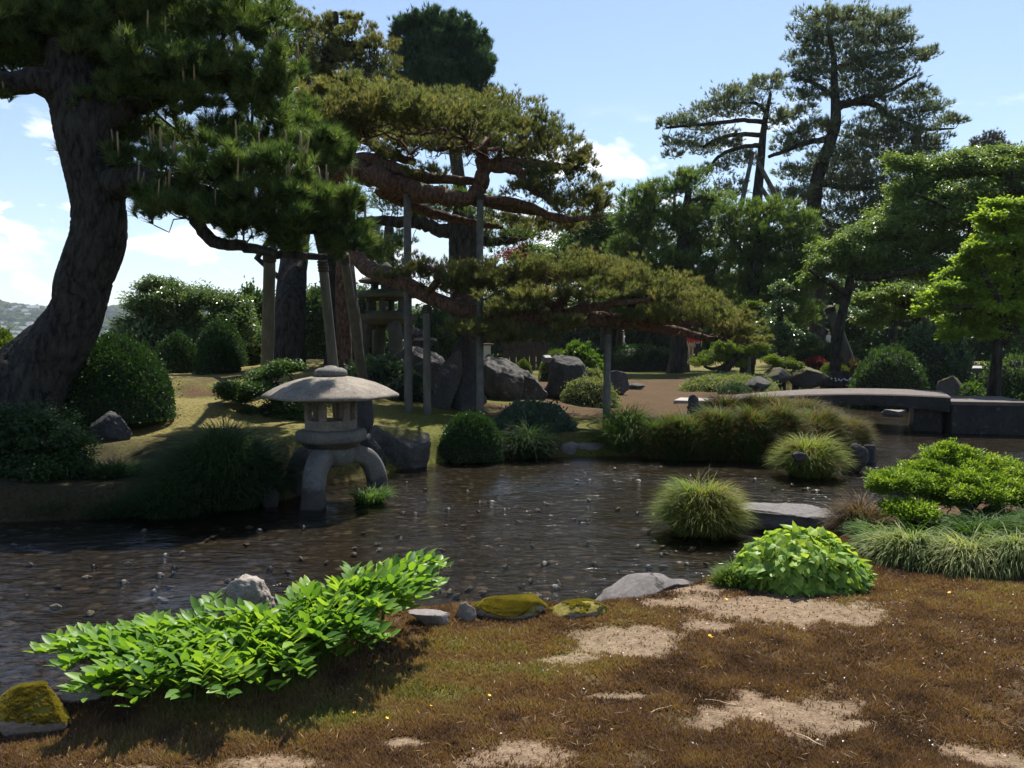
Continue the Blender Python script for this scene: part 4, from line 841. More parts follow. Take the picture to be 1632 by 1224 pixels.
dome_shrub('clipped_hedge', 'dark clipped hedge behind the leaning grey trunk', 1322, 586, 64, 34, 23, L_BOX, 38, 3500, 4, .5, 'hedge', .6)
dome_shrub('clipped_shrub', 'bright clipped ball above the little waterfall', 1330, 604, 25, 24, 25, L_BOXF, 30, 2200, 3)
dome_shrub('red_azalea', 'low dark red shrub behind the bright clipped ball', 1298, 592, 22, 20, 27, L_REDM, 32, 1500, 3, rough=.15)
dome_shrub('dark_shrub', 'brownish loose shrub next to the bright clipped ball', 1366, 604, 24, 24, 29, G_BROWN, 30, 1600, 4, rough=.25)
dome_shrub('dark_shrub', 'wide dark evergreen shrub behind the bridge crown', 1418, 634, 62, 74, 31, L_DARK, 25, 6000, 5, rough=.2)
dome_shrub('dark_shrub', 'tall dark evergreen shrub rising behind the maple trunk', 1480, 626, 66, 100, 33, L_RHODO, 28, 5000, 6, rough=.3)
dome_shrub('dark_shrub', 'deep green shrub around the foot of the maple', 1610, 640, 70, 60, 35, L_DARK, 23.5, 5000, 6, rough=.3)
dome_shrub('fern_shrub', 'light green leafy plant beside the causeway block', 1548, 640, 24, 26, 37, L_FRESH, 22, 900, 6, rough=.3)
dome_shrub('pale_mat_plant', 'pale fluffy mat of plants by the grey layered rock', 940, 634, 46, 26, 39, L_GREY, 20.2, 4000, 4, .7, rough=.2)
dome_shrub('pale_mat_plant', 'pale fluffy mat climbing behind the lone post', 944, 618, 24, 26, 40, L_GREY, 21.8, 2500, 4, .7, rough=.2)
dome_shrub('pale_mat_plant', 'broad pale mat of low plants under the bonsai shaped tree', 1160, 626, 78, 26, 41, L_GREY, 24.5, 8000, 4, 1.0, rough=.15)
dome_shrub('grey_grass_plant', 'small grey green tuft at the edge of the pale mat', 1172, 634, 26, 18, 43, L_JUN, 22.8, 1500, 5, rough=.2)
dome_shrub('spreading_juniper', 'blue green spreading juniper below the blocky boulder', 600, 640, 66, 62, 45, L_JUN, 19, 7000, 7, .8, rough=.25)
dome_shrub('spreading_juniper', 'low juniper sprays at the foot of the short support posts', 656, 644, 34, 40, 46, L_JUN, 18.2, 3000, 7, .8, rough=.25)
dome_shrub('dark_shrub', 'dark round topped evergreen behind the blocky boulder', 690, 596, 48, 96, 47, L_DARK, 27, 4500, 5, rough=.12)
dome_shrub('dark_shrub', 'black green shrub between the two dark pine trunks', 512, 592, 50, 130, 48, L_DARK, 28, 5500, 6, rough=.25)
dome_shrub('dark_shrub', 'dark green shrub filling the space beside the tower lantern', 580, 580, 46, 110, 50, L_DARK, 29, 5000, 6, rough=.25)
dome_shrub('dark_shrub', 'shady evergreen behind the clipped trio and the leaning post', 404, 596, 36, 130, 51, L_DARK, 25, 4000, 7, rough=.3)
dome_shrub('juniper', 'dark blue green juniper drooping over the far bank', 850, 722, 74, 70, 53, L_JUN, 15.2, 14000, 7, .7, rough=.18)

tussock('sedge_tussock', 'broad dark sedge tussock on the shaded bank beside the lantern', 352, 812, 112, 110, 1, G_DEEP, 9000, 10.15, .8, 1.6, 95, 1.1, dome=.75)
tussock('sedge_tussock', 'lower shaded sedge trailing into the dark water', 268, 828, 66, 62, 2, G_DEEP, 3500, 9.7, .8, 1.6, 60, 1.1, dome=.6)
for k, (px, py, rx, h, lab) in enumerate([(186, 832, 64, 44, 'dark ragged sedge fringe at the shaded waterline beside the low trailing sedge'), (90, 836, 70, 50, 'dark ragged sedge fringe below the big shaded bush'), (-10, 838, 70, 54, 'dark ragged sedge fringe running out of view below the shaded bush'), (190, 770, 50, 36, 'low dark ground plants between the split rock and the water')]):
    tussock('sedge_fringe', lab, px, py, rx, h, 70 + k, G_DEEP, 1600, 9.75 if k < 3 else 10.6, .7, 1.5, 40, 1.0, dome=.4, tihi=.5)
tussock('sedge_tussock', 'small bright sedge growing in the water between the lantern legs', 590, 803, 30, 40, 3, G_GREEN, 420, None, .8, 1.8, 40, 1.0, water=True, dome=.1)
tussock('sedge_tussock', 'tiny green sedge seen under the lantern arch', 527, 768, 14, 28, 4, G_LIGHT, 180, 12.4, .8, 1.8, 28)
tussock('sedge_tussock', 'green sedge hanging below the dark juniper', 842, 734, 40, 56, 5, G_DEEP, 2200, 14.6, .7, 1.5, 50, 1.1, dome=.5)
tussock('sedge_tussock', 'fresh green sedge tussock at the foot of the lone post', 1000, 726, 42, 74, 6, G_GREEN, 2600, 15.0, .7, 1.5, 60, 1.0, dome=.55)
for k, (px, py, rx, h, Y, lab) in enumerate([(1052, 734, 44, 70, 14.6, 'brown tipped sedge mound next to the fresh green tussock of the lone post'), (1092, 740, 52, 74, 14.4, 'brown tipped sedge mound below the knob topped stone'), (1145, 742, 62, 84, 14.4, 'brown tipped sedge mound in the middle of the far bank'), (1200, 742, 56, 100, 14.3, 'brown tipped sedge mound taller than its neighbours on the far bank'), (1246, 742, 50, 88, 14.4, 'brown tipped sedge mound behind the round green tussock'), (1296, 732, 56, 80, 14.9, 'rusty sedge mound sloping down to the bridge water'), (1340, 722, 36, 52, 15.4, 'low rusty sedge at the tip of the far bank'), (1225, 696, 70, 56, 16.6, 'rusty sedge mound next to the bridge end'), (1160, 694, 56, 48, 16.9, 'rusty sedge around the knob topped stone'), (1280, 700, 50, 44, 16.4, 'rusty sedge mound in front of the bridge water')]):
    tussock('sedge_mound', lab, px, py, rx, h, 20 + k, G_GREEN, 3800, Y, .9, 1.3, 42, .85, dome=.72, tips=(G_BROWN, (.35, .4, .5, .6, .8, 1.2, 1.3, 1.2, 1.0, 1.3)[k]), tilo=0, tihi=.7)
tussock('round_tussock', 'round green grass tussock beside the jagged black rock', 1290, 760, 44, 66, 30, G_LIGHT, 4200, None, .85, 1.4, 54, 1.1, water=True, dome=.55, tips=(G_BROWN, .10))
tussock('round_tussock', 'round green grass tussock touching the flat stepping stone', 1118, 854, 60, 92, 31, G_LIGHT, 5200, None, .85, 1.6, 66, 1.15, water=True, dome=.6, tips=(G_BROWN, .07))
tussock('dry_sedge', 'dry brown sedge clump between the stepping stone and the azalea', 1374, 858, 42, 74, 32, G_BROWN, 2600, 8.3, .8, 1.5, 62, 1.1, dome=.5)
for k, (px, py, rx, h, lab) in enumerate([(1452, 905, 66, 66, 'cream striped grass mound next to the lime green bush'), (1540, 918, 66, 74, 'cream striped grass mound under the middle of the azalea'), (1622, 920, 60, 84, 'cream striped grass mound crossed by the black hose'), (1700, 915, 70, 90, 'cream striped grass mound beyond the black hose')]):
    tussock('striped_grass', lab, px, py, rx, h, 40 + k, G_VAR, 1500, None, .8, 2.6, 78, 1.35, dome=.4, lean=(-.5, -.7))
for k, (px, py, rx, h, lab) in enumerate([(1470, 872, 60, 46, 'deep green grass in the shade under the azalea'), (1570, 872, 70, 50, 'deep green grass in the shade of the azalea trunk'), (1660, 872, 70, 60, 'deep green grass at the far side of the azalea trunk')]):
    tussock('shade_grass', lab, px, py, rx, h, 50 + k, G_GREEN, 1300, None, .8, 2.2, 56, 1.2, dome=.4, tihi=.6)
tussock('shade_grass', 'green grass fringe between the dry sedge and the striped grass', 1412, 890, 50, 44, 58, G_GREEN, 1200, None, .8, 2.2, 46, 1.1, dome=.4)
for k, (px, py, rx, h, lab) in enumerate([(1395, 862, 40, 34, 'small green grass tuft on the bank right behind the striped grass'), (1600, 846, 60, 44, 'grass tuft behind the azalea trunk at the water side'), (1690, 846, 60, 44, 'grass tuft beyond the azalea at the water side')]):
    tussock('shade_grass', lab, px, py, rx, h, 80 + k, G_GREEN, 1000, None, .8, 1.8, 40, 1.1, dome=.4)
tussock('bank_herb', 'fine green herb tuft between the cracked stone and the lime bush', 1172, 938, 40, 40, 60, G_LIGHT, 900, None, .8, 2.0, 34, .8, dome=.5, tihi=.5)

# ------------------------------------------------------------ lime green ivy bush
def ivy_bush():
    b = ground(1300, 950); s = PX(b[1]); b = b + np.array([0, .32, 0]); root = empty('ivy_bush', b, 'rounded lime green leafy bush on the bare soil', 'bush'); rng = np.random.default_rng(8); n = 2100
    R = np.array([114 * s, 80 * s, 88 * s]); d = rand_dirs(rng, n); d[:, 2] = np.abs(d[:, 2]) - .05; d = unit(d); f = 1 + .22 * (fbm(d * 2.8, 3, 3) - .5) * 2
    P = b + d * R * (f * (1 - .22 * rng.random(n) ** 1.5 + .12 * np.maximum(rng.normal(0, 1, n) - 1.4, 0)))[:, None]; out = d * np.array([1, 1, .3]); ax = out * .75 + rng.normal(0, .35, d.shape); ax[:, 2] -= .55 + .2 * rng.random(n)
    nr = d + np.array([0, 0, .5]) + rng.normal(0, .6, d.shape); ti = np.clip(.25 + .5 * d[:, 2] * rng.random(n) + rng.normal(.1, .16, n), 0, 1)
    mb = MB(); V, T, t = leaves(rng, P, ax, nr, rng.uniform(13, 24, n) * s, rng.uniform(12, 20, n) * s, 'heart', -.12, .1, ti, .15); mb.add(V, None, T, t); mb.build('foliage', L_LIME, root)
    v, tt = ico(3); mb = MB(); mb.add(v * np.array([R[0], R[1], R[2]]) * .72 * np.array([1, 1, .9]) + b, None, tt); mb.build('twig_core', CORE, root, True)
    mb = MB()
    for k in range(40):
        a = rng.uniform(0, 6.28); r = rng.uniform(.1, .5); p0 = b + np.array([r * R[0] * math.cos(a) * .5, r * R[1] * math.sin(a) * .5, 0]); q = b + rand_dirs(rng, 1)[0] * np.array([1, 1, 0]) * R * .6 + np.array([0, 0, R[2] * rng.uniform(.4, .9)]); tube(mb, np.array([p0, (p0 + q) / 2 + rng.normal(0, .03, 3), q]), [.006, .005, .003], 4)
    mb.build('stem_branchwork', BARK_G, root)
ivy_bush()

# ------------------------------------------------------------ arching stems of the leafy patch in the near corner
def seal_patch():
    rng = np.random.default_rng(21); pts, xs = [], []
    for _ in range(4000):
        x = rng.uniform(200, 612); u = (x - 200) / 412; yb = np.interp(u, [0, .25, .5, .75, 1], [1165, 1168, 1160, 1125, 1062]); yt = np.interp(u, [0, .25, .5, .75, 1], [1110, 1090, 1082, 1066, 1026]); y = rng.uniform(yt, yb)
        g = on_z(x, y, .33)
        if all((g[0] - q[0]) ** 2 + (g[1] - q[1]) ** 2 > .047 ** 2 for q in pts): pts.append(g); xs.append(x)
        if len(pts) >= 185: break
    for i, (g, x_) in enumerate(zip(pts, xs)):
        z = max(hz(g[0], g[1]), .05); base = np.array([g[0], g[1], z - .01]); u = (g[0] + 2.3) / 1.9; side = np.clip((u - .42) * 2.4, -1, 1)
        dirv = np.array([side * .9 + rng.normal(0, .45), -.35 + rng.normal(0, .5), 0]); dirv = dirv / np.linalg.norm(dirv); u2 = (x_ - 165) / 447; hgt = rng.uniform(.155, .24) * (1.0 + .85 * np.clip((u2 - .55) / .45, 0, 1)); run = rng.uniform(.18, .30)
        ctl = np.array([base, base + dirv * run * .08 + [0, 0, hgt * .55], base + dirv * run * .42 + [0, 0, hgt * .92], base + dirv * run + [0, 0, hgt * 1.02], base + dirv * run * 1.55 + [0, 0, hgt * .98]]); st = crom(ctl, 6)
        root = empty('arching_leaf_stem', base, 'arching leafy stem with paired bright green leaves in the patch by the stream', 'leafy plant', 'arching leafy stems in the bright patch by the stream')
        mb = MB(); tube(mb, st, np.linspace(.004, .0015, len(st)), 5); mb.build('stem', L_SEAL, root, True)
        n = rng.integers(15, 20); f = np.linspace(.22, 1.0, n); idx = f * (len(st) - 1); k = np.minimum(idx.astype(int), len(st) - 2); P = st[k] + (st[k + 1] - st[k]) * (idx - k)[:, None]; T3 = unit(st[k + 1] - st[k]); S = unit(np.cross(T3, np.array([0, 0, 1.0]))); sg = np.where(np.arange(n) % 2, 1, -1)[:, None]
        U = np.cross(S, T3); ax = T3 * .75 + S * sg * .62 + U * rng.uniform(.25, 1.15, (n, 1)) + rng.normal(0, .08, (n, 3)); nr = U + S * -sg * .35 + rng.normal(0, .12, (n, 3)); sz = np.interp(f, [.2, .5, .9, 1], [.09, .115, .098, .07])
        V, T, t = leaves(rng, P, ax, nr, sz, sz * .40, 'oval', .16, .10, np.clip(rng.normal(.5, .2) + rng.normal(0, .15, n), 0, 1), .10); mb = MB(); mb.add(V, None, T, t); mb.build('foliage', L_SEAL, root, True)
seal_patch()

# ------------------------------------------------------------ moss of the near bank: one uncountable cover
def moss():
    rng = np.random.default_rng(31); n = 520000; Y = 2.75 + 4.6 * rng.random(n) ** 1.25; X = np.where(rng.random(n) < .82, rng.uniform(-.70, .70, n), rng.uniform(-.7, 1.3, n)) * Y; X = X + rng.normal(0, .06, n); sd = sdist(X, Y); k = sd < -.06; X, Y = X[k], Y[k]
    so_, gr = soil_mask(X, Y), green_mask(X, Y); p3 = P3(X, Y); keep = rng.random(len(X)) > np.clip(so_ * 1.12 - .05, 0, .972); dens = fbm(p3 * 6, 71, 3); keep &= rng.random(len(X)) < np.clip((dens - .18) * 3.2, .12, 1)
    X, Y, gr, so_ = X[keep], Y[keep], gr[keep], so_[keep]; p3 = P3(X, Y); Z = height(X, Y); N = len(X)
    big = fbm(p3 * .9, 77, 4); mid = fbm(p3 * 7, 79, 3); right = smooth((X - .5) / 2.0) * .06; ti = np.clip(.33 + (big - .5) * .9 + (mid - .5) * .75 + right + rng.normal(0, .09, N), 0, .72); ti = ti * (1 - gr) + gr * np.clip(.80 + (mid - .5) * .7 + rng.normal(0, .07, N), 0, 1)
    h = (.012 + .016 * mid) * rng.uniform(.6, 1.4, N) * (1 - .5 * so_); a = rng.random(N) * 6.283; w = .0042 * np.clip(Y / 4, .8, 1.6); V = []
    for q in range(2):
        b = a + q * 2.2; dx, dy = np.cos(b), np.sin(b); lean = rng.normal(0, .55, (N, 2)) * h[:, None]
        V.append(np.stack([np.stack([X - dx * w, Y - dy * w, Z - .003], 1), np.stack([X + dx * w, Y + dy * w, Z - .003], 1), np.stack([X + lean[:, 0], Y + lean[:, 1], Z + h], 1)], 1).reshape(-1, 3))
    V = np.concatenate(V); T = np.arange(len(V)).reshape(-1, 3); o = mesh('moss_ground_cover', V, T, G_MOSS, None, np.tile(np.repeat(ti, 3), 2)); tag(o, 'brown and green moss shoots covering the near bank', 'moss', None, 'stuff')
    # fallen twigs, yellow flowers and pale petals lying on it
    tw = None; rng = np.random.default_rng(9)
    for px, py, l, a in [(1040, 1142, 28, .5), (1055, 1135, 32, .55), (1045, 1195, 44, .3), (1110, 1120, 34, -.3), (1150, 1125, 36, -.5), (975, 1150, 20, 1.2), (560, 1175, 30, .4), (960, 1050, 26, 1.1), (1075, 1150, 22, -.6), (1290, 1185, 40, -1.0), (795, 1140, 30, .9), (700, 1190, 44, .2), (1112, 1200, 30, 1.4), (45, 1165, 26, 1.0), (1430, 1130, 30, .2), (1510, 1050, 24, -.4), (1340, 1090, 26, .8)]:
        c = ground(px, py); s = PX(c[1])
        if tw is None:
            mb = MB(); tube(mb, crom(np.array([(-.5, 0, .02), (-.15, .05, .05), (.2, -.02, .06), (.5, .04, .03)]), 4), [.022] * 12 + [.008], 5); tw = mb.build('fallen_twig', flat_mat('dry_twig', (.30, .22, .13), (.40, .31, .19), 20, .8, .001), None, True); o = tw
        else: o = tw.copy(); COL.objects.link(o)
        o.scale = (l * s * 1.5, l * s * 1.5, l * s); o.location = (c[0], c[1], c[2] + .012); o.rotation_euler = (0, 0, a); tag(o, 'thin dry twig lying on the brown moss', 'twig', 'dry twigs on the moss')
    fl = None; ym = flat_mat('yellow_petal', (.75, .42, .03), (.85, .55, .05), 5, .6, 0)
    for px, py in [(570, 1121), (548, 1147), (565, 1147), (583, 1150), (687, 1136), (617, 1156), (780, 1119), (1131, 1022), (1157, 963), (1135, 1025), (1513, 952)]:
        c = ground(px, py); s = PX(c[1])
        if fl is None:
            mb = MB()
            for q in range(5):
                a = q * 1.2566; mb.add(np.array([(0, 0, 0), (math.cos(a - .5) * .7, math.sin(a - .5) * .7, .25), (math.cos(a) * 1.0, math.sin(a) * 1.0, .3), (math.cos(a + .5) * .7, math.sin(a + .5) * .7, .25)]), [[0, 1, 2, 3]])
            tube(mb, np.array([(0, 0, -4), (0, 0, 0)]), .12, 4); fl = mb.build('yellow_flower', ym); o = fl
        else: o = fl.copy(); COL.objects.link(o)
        r = 3.2 * s; o.scale = (r, r, r); o.location = (c[0], c[1], c[2] + .032); o.rotation_euler = (.4, 0, px); tag(o, 'tiny yellow flower standing in the moss of the near bank', 'flower', 'yellow flowers in the moss')
    n = 2600; X = rng.uniform(-2.4, 4.2, n); Yp = rng.uniform(2.9, 6.3, n); k = sdist(X, Yp) < -.12; X, Yp = X[k], Yp[k]; Z = height(X, Yp) + rng.uniform(.004, .022, len(X)); a = rng.random(len(X)) * 6.283
    P = np.stack([X, Yp, Z], 1); V, T, t = leaves(rng, P, np.stack([np.cos(a), np.sin(a), rng.normal(0, .12, len(X))], 1), np.array([0, 0, 1.0]) + rng.normal(0, .3, P.shape), .06, .0028); o = mesh('needle_litter', V, T, flat_mat('dry_needle', (.20, .13, .07), (.34, .24, .13), 9, .8, 0), None, t); tag(o, 'dry fallen pine needles lying over moss and soil', 'needles', None, 'stuff')
    pm = flat_mat('pale_petal', (.55, .50, .42), (.70, .66, .58), 5, .6, 0); V = []; n = 900
    X = rng.uniform(-2.4, 4.2, n); Yp = rng.uniform(2.9, 6.3, n); k = (sdist(X, Yp) < -.1) & (rng.random(n) < .35 + .5 * smooth((X - .2) / 2)); X, Yp = X[k], Yp[k]; Z = height(X, Yp) + .016
    P = np.stack([X, Yp, Z], 1); V, T, t = leaves(rng, P, rand_dirs(rng, len(P)) * np.array([1, 1, .3]), np.array([0, 0, 1.0]) + rng.normal(0, .5, P.shape), .011, .008); o = mesh('petal_litter', V, T, pm, None, t); tag(o, 'pale fallen petals strewn over the moss', 'petals', None, 'stuff')
moss()
def hose():
    P = [ground(a, b) + np.array([0, 0, .05 + c]) for a, b, c in [(1580, 905, .10), (1600, 910, .16), (1640, 926, .10), (1690, 930, .02)]]; mb = MB(); tube(mb, crom(np.array(P), 6), .011, 8); o = mb.build('garden_hose', flat_mat('black_rubber', (.012, .012, .014), (.02, .02, .022), 5, .35, 0), None, True); tag(own(o), 'black hose lying across the cream striped grass', 'hose')
hose()

# ------------------------------------------------------------ trees
S_BLACK = dict(kind='needle', bark=BARK, leaf=L_BLACK, den=.145, clump=9, cr=.24, n=38, len=19, w=1.0, shoot=9, lo=.35, hi=1.15, lift=1.0, out=.6, gap=.34, gs=3.2, twig=.12, rtip=.9, sides=150, psub=26, plates=.022, rough=.10, shell=.6, deep=.9)
S_RED = dict(kind='needle', bark=BARK_R, leaf=L_RED, den=.46, n=13, len=8, w=.9, shoot=3, lo=.2, hi=1.0, lift=1.0, out=.55, gap=.34, gs=2.4, twig=.10, twigdrop=.6, rtip=.5, clump=16, cr=.21, sides=18, rough=.12, pad=True, shell=.55, wig=.16, alpha=.35)
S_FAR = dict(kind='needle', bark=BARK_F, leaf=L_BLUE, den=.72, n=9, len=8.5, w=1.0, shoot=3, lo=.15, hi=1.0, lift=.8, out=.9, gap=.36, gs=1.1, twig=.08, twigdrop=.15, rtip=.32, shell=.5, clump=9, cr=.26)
def sub(st, **k): d = dict(st); d.update(k); return d

# the big black pine on the bank
A, AP = tree('black_pine', 'huge leaning black pine with a thick curved trunk on the bank', 'pine tree', 12.4,
    [(-10, 690, -.2, 89.3), (22, 635, -.1, 74.4), (64, 582, 0, 55.8), (100, 538, 0, 45.6), (123, 495, 0, 40.9), (134, 445, 0, 42.8), (155, 385, 0, 41.9), (158, 330, 0, 40.9), (148, 270, 0, 42.8), (138, 210, 0, 46.5), (122, 150, 0, 39.1), (110, 80, 0, 31.6), (114, 10, .2, 24.2), (132, -80, .4, 16.7)],
    [[(118, 165, 0, 30), (70, 128, -.3, 22), (20, 132, -.5, 18), (-60, 120, -.8, 13)], [(150, 200, 0, 30), (210, 165, .2, 22), (300, 140, .4, 17), (390, 128, .6, 13), (470, 100, .9, 8)], [(165, 300, 0, 28), (220, 285, -.4, 22), (290, 300, -.8, 16), (380, 330, -1.0, 13), (470, 360, -1.0, 10), (560, 370, -.9, 6)], [(310, 350, -.9, 10), (340, 384, -1.0, 10), (385, 392, -1.0, 9), (440, 404, -1.0, 7), (520, 410, -.9, 5)], [(112, 40, 0, 22), (200, 20, .4, 16), (300, 0, .7, 12), (400, 30, 1.0, 8)]],
    [(20, 40, 110, 70), (120, 30, 100, 60), (220, 40, 90, 60), (310, 40, 90, 60), (400, 40, 60, 50), (60, 95, 90, 40), (160, 100, 95, 45), (260, 105, 90, 45), (350, 110, 80, 45), (430, 120, 60, 45), (200, 160, 70, 30), (290, 165, 60, 25), (-60, 60, 90, 70), (400, 170, 60, 26),
     (250, 222, 66, 26, .6), (340, 222, 80, 34, .5), (440, 220, 84, 40, .6), (500, 245, 40, 30, .4), (215, 255, 40, 30, -.3), (280, 290, 64, 36, -1.0), (360, 275, 70, 44, -1.1), (440, 300, 70, 46, -1.2), (300, 340, 84, 26, -1.0), (400, 345, 76, 40, -1.2), (490, 340, 66, 48, -1.1), (550, 330, 42, 44, -1.0), (555, 385, 36, 30, -1.0), (450, 388, 60, 26, -1.0), (235, 330, 26, 30, -.9),
     (60, -70, 150, 60, .5), (240, -80, 150, 50, .5), (60, 20, 130, 70, 2.6), (200, 40, 120, 60, 2.8), (120, 100, 110, 40, 3.6), (250, 120, 100, 40, 3.4), (-80, 40, 100, 90, 2.8), (468, 185, 62, 34, 2.0), (520, 215, 44, 28, 2.0), (500, 238, 60, 32, .6), (545, 255, 36, 28, .7), (96, 256, 16, 18, 0, .5), (2, 162, 18, 14, -.6, .5)],  # leading pads here are unseen, added above and behind the crown for shade
    S_BLACK, 11, per_pad=True)
def candles():
    rng = np.random.default_rng(4); src = None; C = []
    for p, d, c, rad in AP:
        if c[1] > 12.35: continue
        k = np.nonzero((d[:, 2] > .55) & (np.linalg.norm((p - c) / rad, axis=1) > .75) & (p[:, 1] < c[1] + .3))[0]; rng.shuffle(k); C += [p[i] for i in k[:9]]
    C = [C[i] for i in rng.permutation(len(C))[:98]]
    for q in C:
        l = rng.uniform(.20, .38); q = q + np.array([0, 0, .06])
        if src is None:
            mb = MB(); tube(mb, np.array([(0, 0, 0), (0, 0, .5), (0, 0, .95), (0, 0, 1)]), [.035, .045, .035, .012], 6); o = src = mb.build('candle', CANDLE, None, True)
        else: o = src.copy(); COL.objects.link(o)
        o.parent = A; o.location = tuple(q - np.array(A.location)); o.scale = (l * 1.0, l * 1.0, l); o.rotation_euler = (rng.normal(0, .06), rng.normal(0, .06), 0)
candles()

# the spreading red pine held up by posts
S_REDB = sub(S_RED, bark_trunk=BARK)  # dark lower bark, with the trunk's shade put into its colour too
tree('red_pine', 'wide spreading red pine whose long horizontal limbs rest on posts', 'pine tree', 20.5,
    [(548, 596, 0, 34), (548, 520, 0, 27), (540, 440, 0, 25), (525, 360, 0, 26), (512, 290, 0, 28), (505, 240, .2, 22), (520, 190, .4, 14)],
    [[(515, 300, 0, 25), (550, 268, -.2, 20), (600, 282, -.4, 17), (650, 300, -.6, 15), (700, 312, -.8, 14), (755, 318, -.9, 11), (830, 335, -.8, 6), (900, 345, -.8, 3)], [(550, 262, -.2, 16), (590, 258, -.2, 14), (640, 275, -.4, 11), (700, 285, -.5, 8), (760, 290, -.6, 6)], [(755, 316, -.9, 12), (768, 285, -.9, 12), (768, 252, -.9, 10), (762, 222, -.8, 7)], [(768, 262, -.9, 9), (810, 258, -1.0, 8), (870, 262, -1.0, 6), (930, 270, -.9, 4)], [(768, 268, -.9, 8), (820, 270, -1.2, 8), (845, 300, -1.3, 6), (880, 320, -1.3, 4)], [(755, 318, -.9, 9), (830, 325, -1.1, 7), (890, 348, -1.1, 6), (960, 345, -1.0, 3)], [(605, 300, -.3, 12), (640, 318, .2, 10), (690, 340, .3, 8), (740, 352, .3, 6), (800, 362, .3, 4)], [(552, 245, 0, 14), (570, 215, 0, 12), (610, 240, -.2, 9), (660, 260, -.3, 6)], [(762, 240, -.9, 7), (735, 225, -.9, 6), (700, 240, -.8, 4)]],
    [(590, 175, 80, 38, -5.6), (660, 185, 90, 42, -5.0), (740, 195, 90, 40, -3.6), (815, 195, 75, 42, -.7), (870, 225, 60, 40, -.8), (925, 255, 40, 26, -.9), (640, 225, 80, 28, -.5), (720, 230, 80, 30, -.9), (800, 235, 80, 30, -1.1), (880, 275, 70, 26, -1.0), (950, 320, 38, 40, -1.0), (900, 320, 60, 32, -1.2), (840, 300, 60, 26, -1.3, .7), (690, 275, 60, 16, -.8, .6), (620, 250, 50, 18, -.4, .6), (820, 352, 70, 24, -.2, .8), (910, 358, 60, 22, -.6), (560, 205, 50, 30, -4.5), (700, 175, 110, 26, .8), (780, 175, 90, 22, .8), (620, 205, 90, 30, 4.5), (700, 215, 100, 30, 5), (780, 215, 90, 28, 4.5), (850, 245, 60, 26, 4), (640, 180, 100, 26, 2.6), (740, 185, 100, 26, 2.6), (560, 180, 70, 34, 3.5)],  # pads farthest behind the limbs are hidden extras, added to shade lantern and lawn
    S_REDB, 23, per_pad=True)
tree('red_pine', 'low sweeping pine branch pad carried by a post over the water', 'pine tree', 17.4,
    [(548, 410, 2.4, 11), (590, 430, 1.8, 13), (650, 455, 1.0, 13), (700, 480, .5, 12), (770, 500, .2, 12), (870, 506, -.3, 13), (970, 510, -.4, 12), (1060, 524, 0, 9), (1130, 540, .4, 5)],
    [[(880, 506, -.3, 10), (895, 480, -.4, 9), (905, 462, -.4, 6), (890, 445, -.4, 4)], [(900, 500, -.4, 8), (940, 490, -.8, 7), (1000, 482, -1.0, 5), (1070, 468, -1.0, 3)], [(890, 490, -.4, 7), (850, 470, -.6, 6), (830, 465, -.8, 4)], [(995, 512, -.4, 8), (1005, 490, -.6, 7), (1010, 470, -.6, 5)], [(1010, 512, -.3, 8), (1060, 512, -.6, 6), (1130, 518, -.6, 3)], [(770, 500, .2, 8), (800, 490, -.3, 6), (830, 500, -.8, 4)], [(680, 470, .6, 7), (700, 440, .3, 6), (680, 425, .2, 3)]],
    [(680, 432, 44, 24, .6), (740, 450, 66, 34, .4), (800, 445, 66, 32, .2), (860, 432, 70, 32, 0), (930, 434, 70, 34, -.4), (1000, 448, 66, 32, -.6), (1060, 468, 66, 32, -.7), (1120, 500, 62, 34, -.4), (1175, 525, 46, 26, 0), (960, 470, 70, 24, -1.0), (1050, 505, 60, 20, -.8, .7), (820, 490, 66, 28, -.7), (770, 525, 70, 24, -.4), (830, 535, 60, 22, -.8, .8), (900, 520, 50, 20, -1.0, .6), (1010, 505, 44, 16, -1.0, .6), (860, 470, 60, 20, -.9, .7), (620, 440, 34, 18, 1.2, .7), (1200, 545, 30, 12, .4, .8), (760, 450, 80, 28, 2.4), (860, 440, 80, 28, 2.2), (960, 445, 80, 28, 1.8), (1060, 475, 70, 28, 1.4), (1130, 505, 50, 24, 1.2)],
    sub(S_RED, len=8.5, den=.6), 29, per_pad=True)
tree('red_pine', 'tall reddish pine with dense brown green tiers behind the black pine', 'pine tree', 24,
    [(460, 592, -4.5, 28), (462, 500, -4.5, 24), (468, 420, -3.5, 22), (480, 320, -2, 20), (500, 220, -1, 17), (515, 130, 0, 13), (530, 60, 0, 9), (535, 20, 0, 5)],
    [[(505, 200, -1, 10), (540, 170, -1, 8), (590, 160, -1, 5)], [(515, 130, 0, 8), (560, 120, -.6, 6), (610, 125, -.8, 4)], [(520, 110, 0, 8), (480, 90, -.4, 6), (440, 60, -.4, 4)], [(528, 70, 0, 6), (560, 70, 0, 5), (600, 75, 0, 3)]],
    [(440, 20, 50, 30), (490, 45, 56, 32), (540, 45, 44, 24), (580, 70, 54, 30), (530, 85, 70, 30), (460, 75, 50, 28), (600, 105, 48, 28), (540, 125, 80, 30), (615, 140, 40, 26), (560, 155, 66, 28, -8), (500, 160, 50, 30, -8), (470, 120, 50, 34), (545, 190, 60, 30, -8.5), (500, 210, 60, 34, -9), (560, 30, 26, 10)],
    sub(S_RED, den=.55, len=7, bark=BARK), 31)
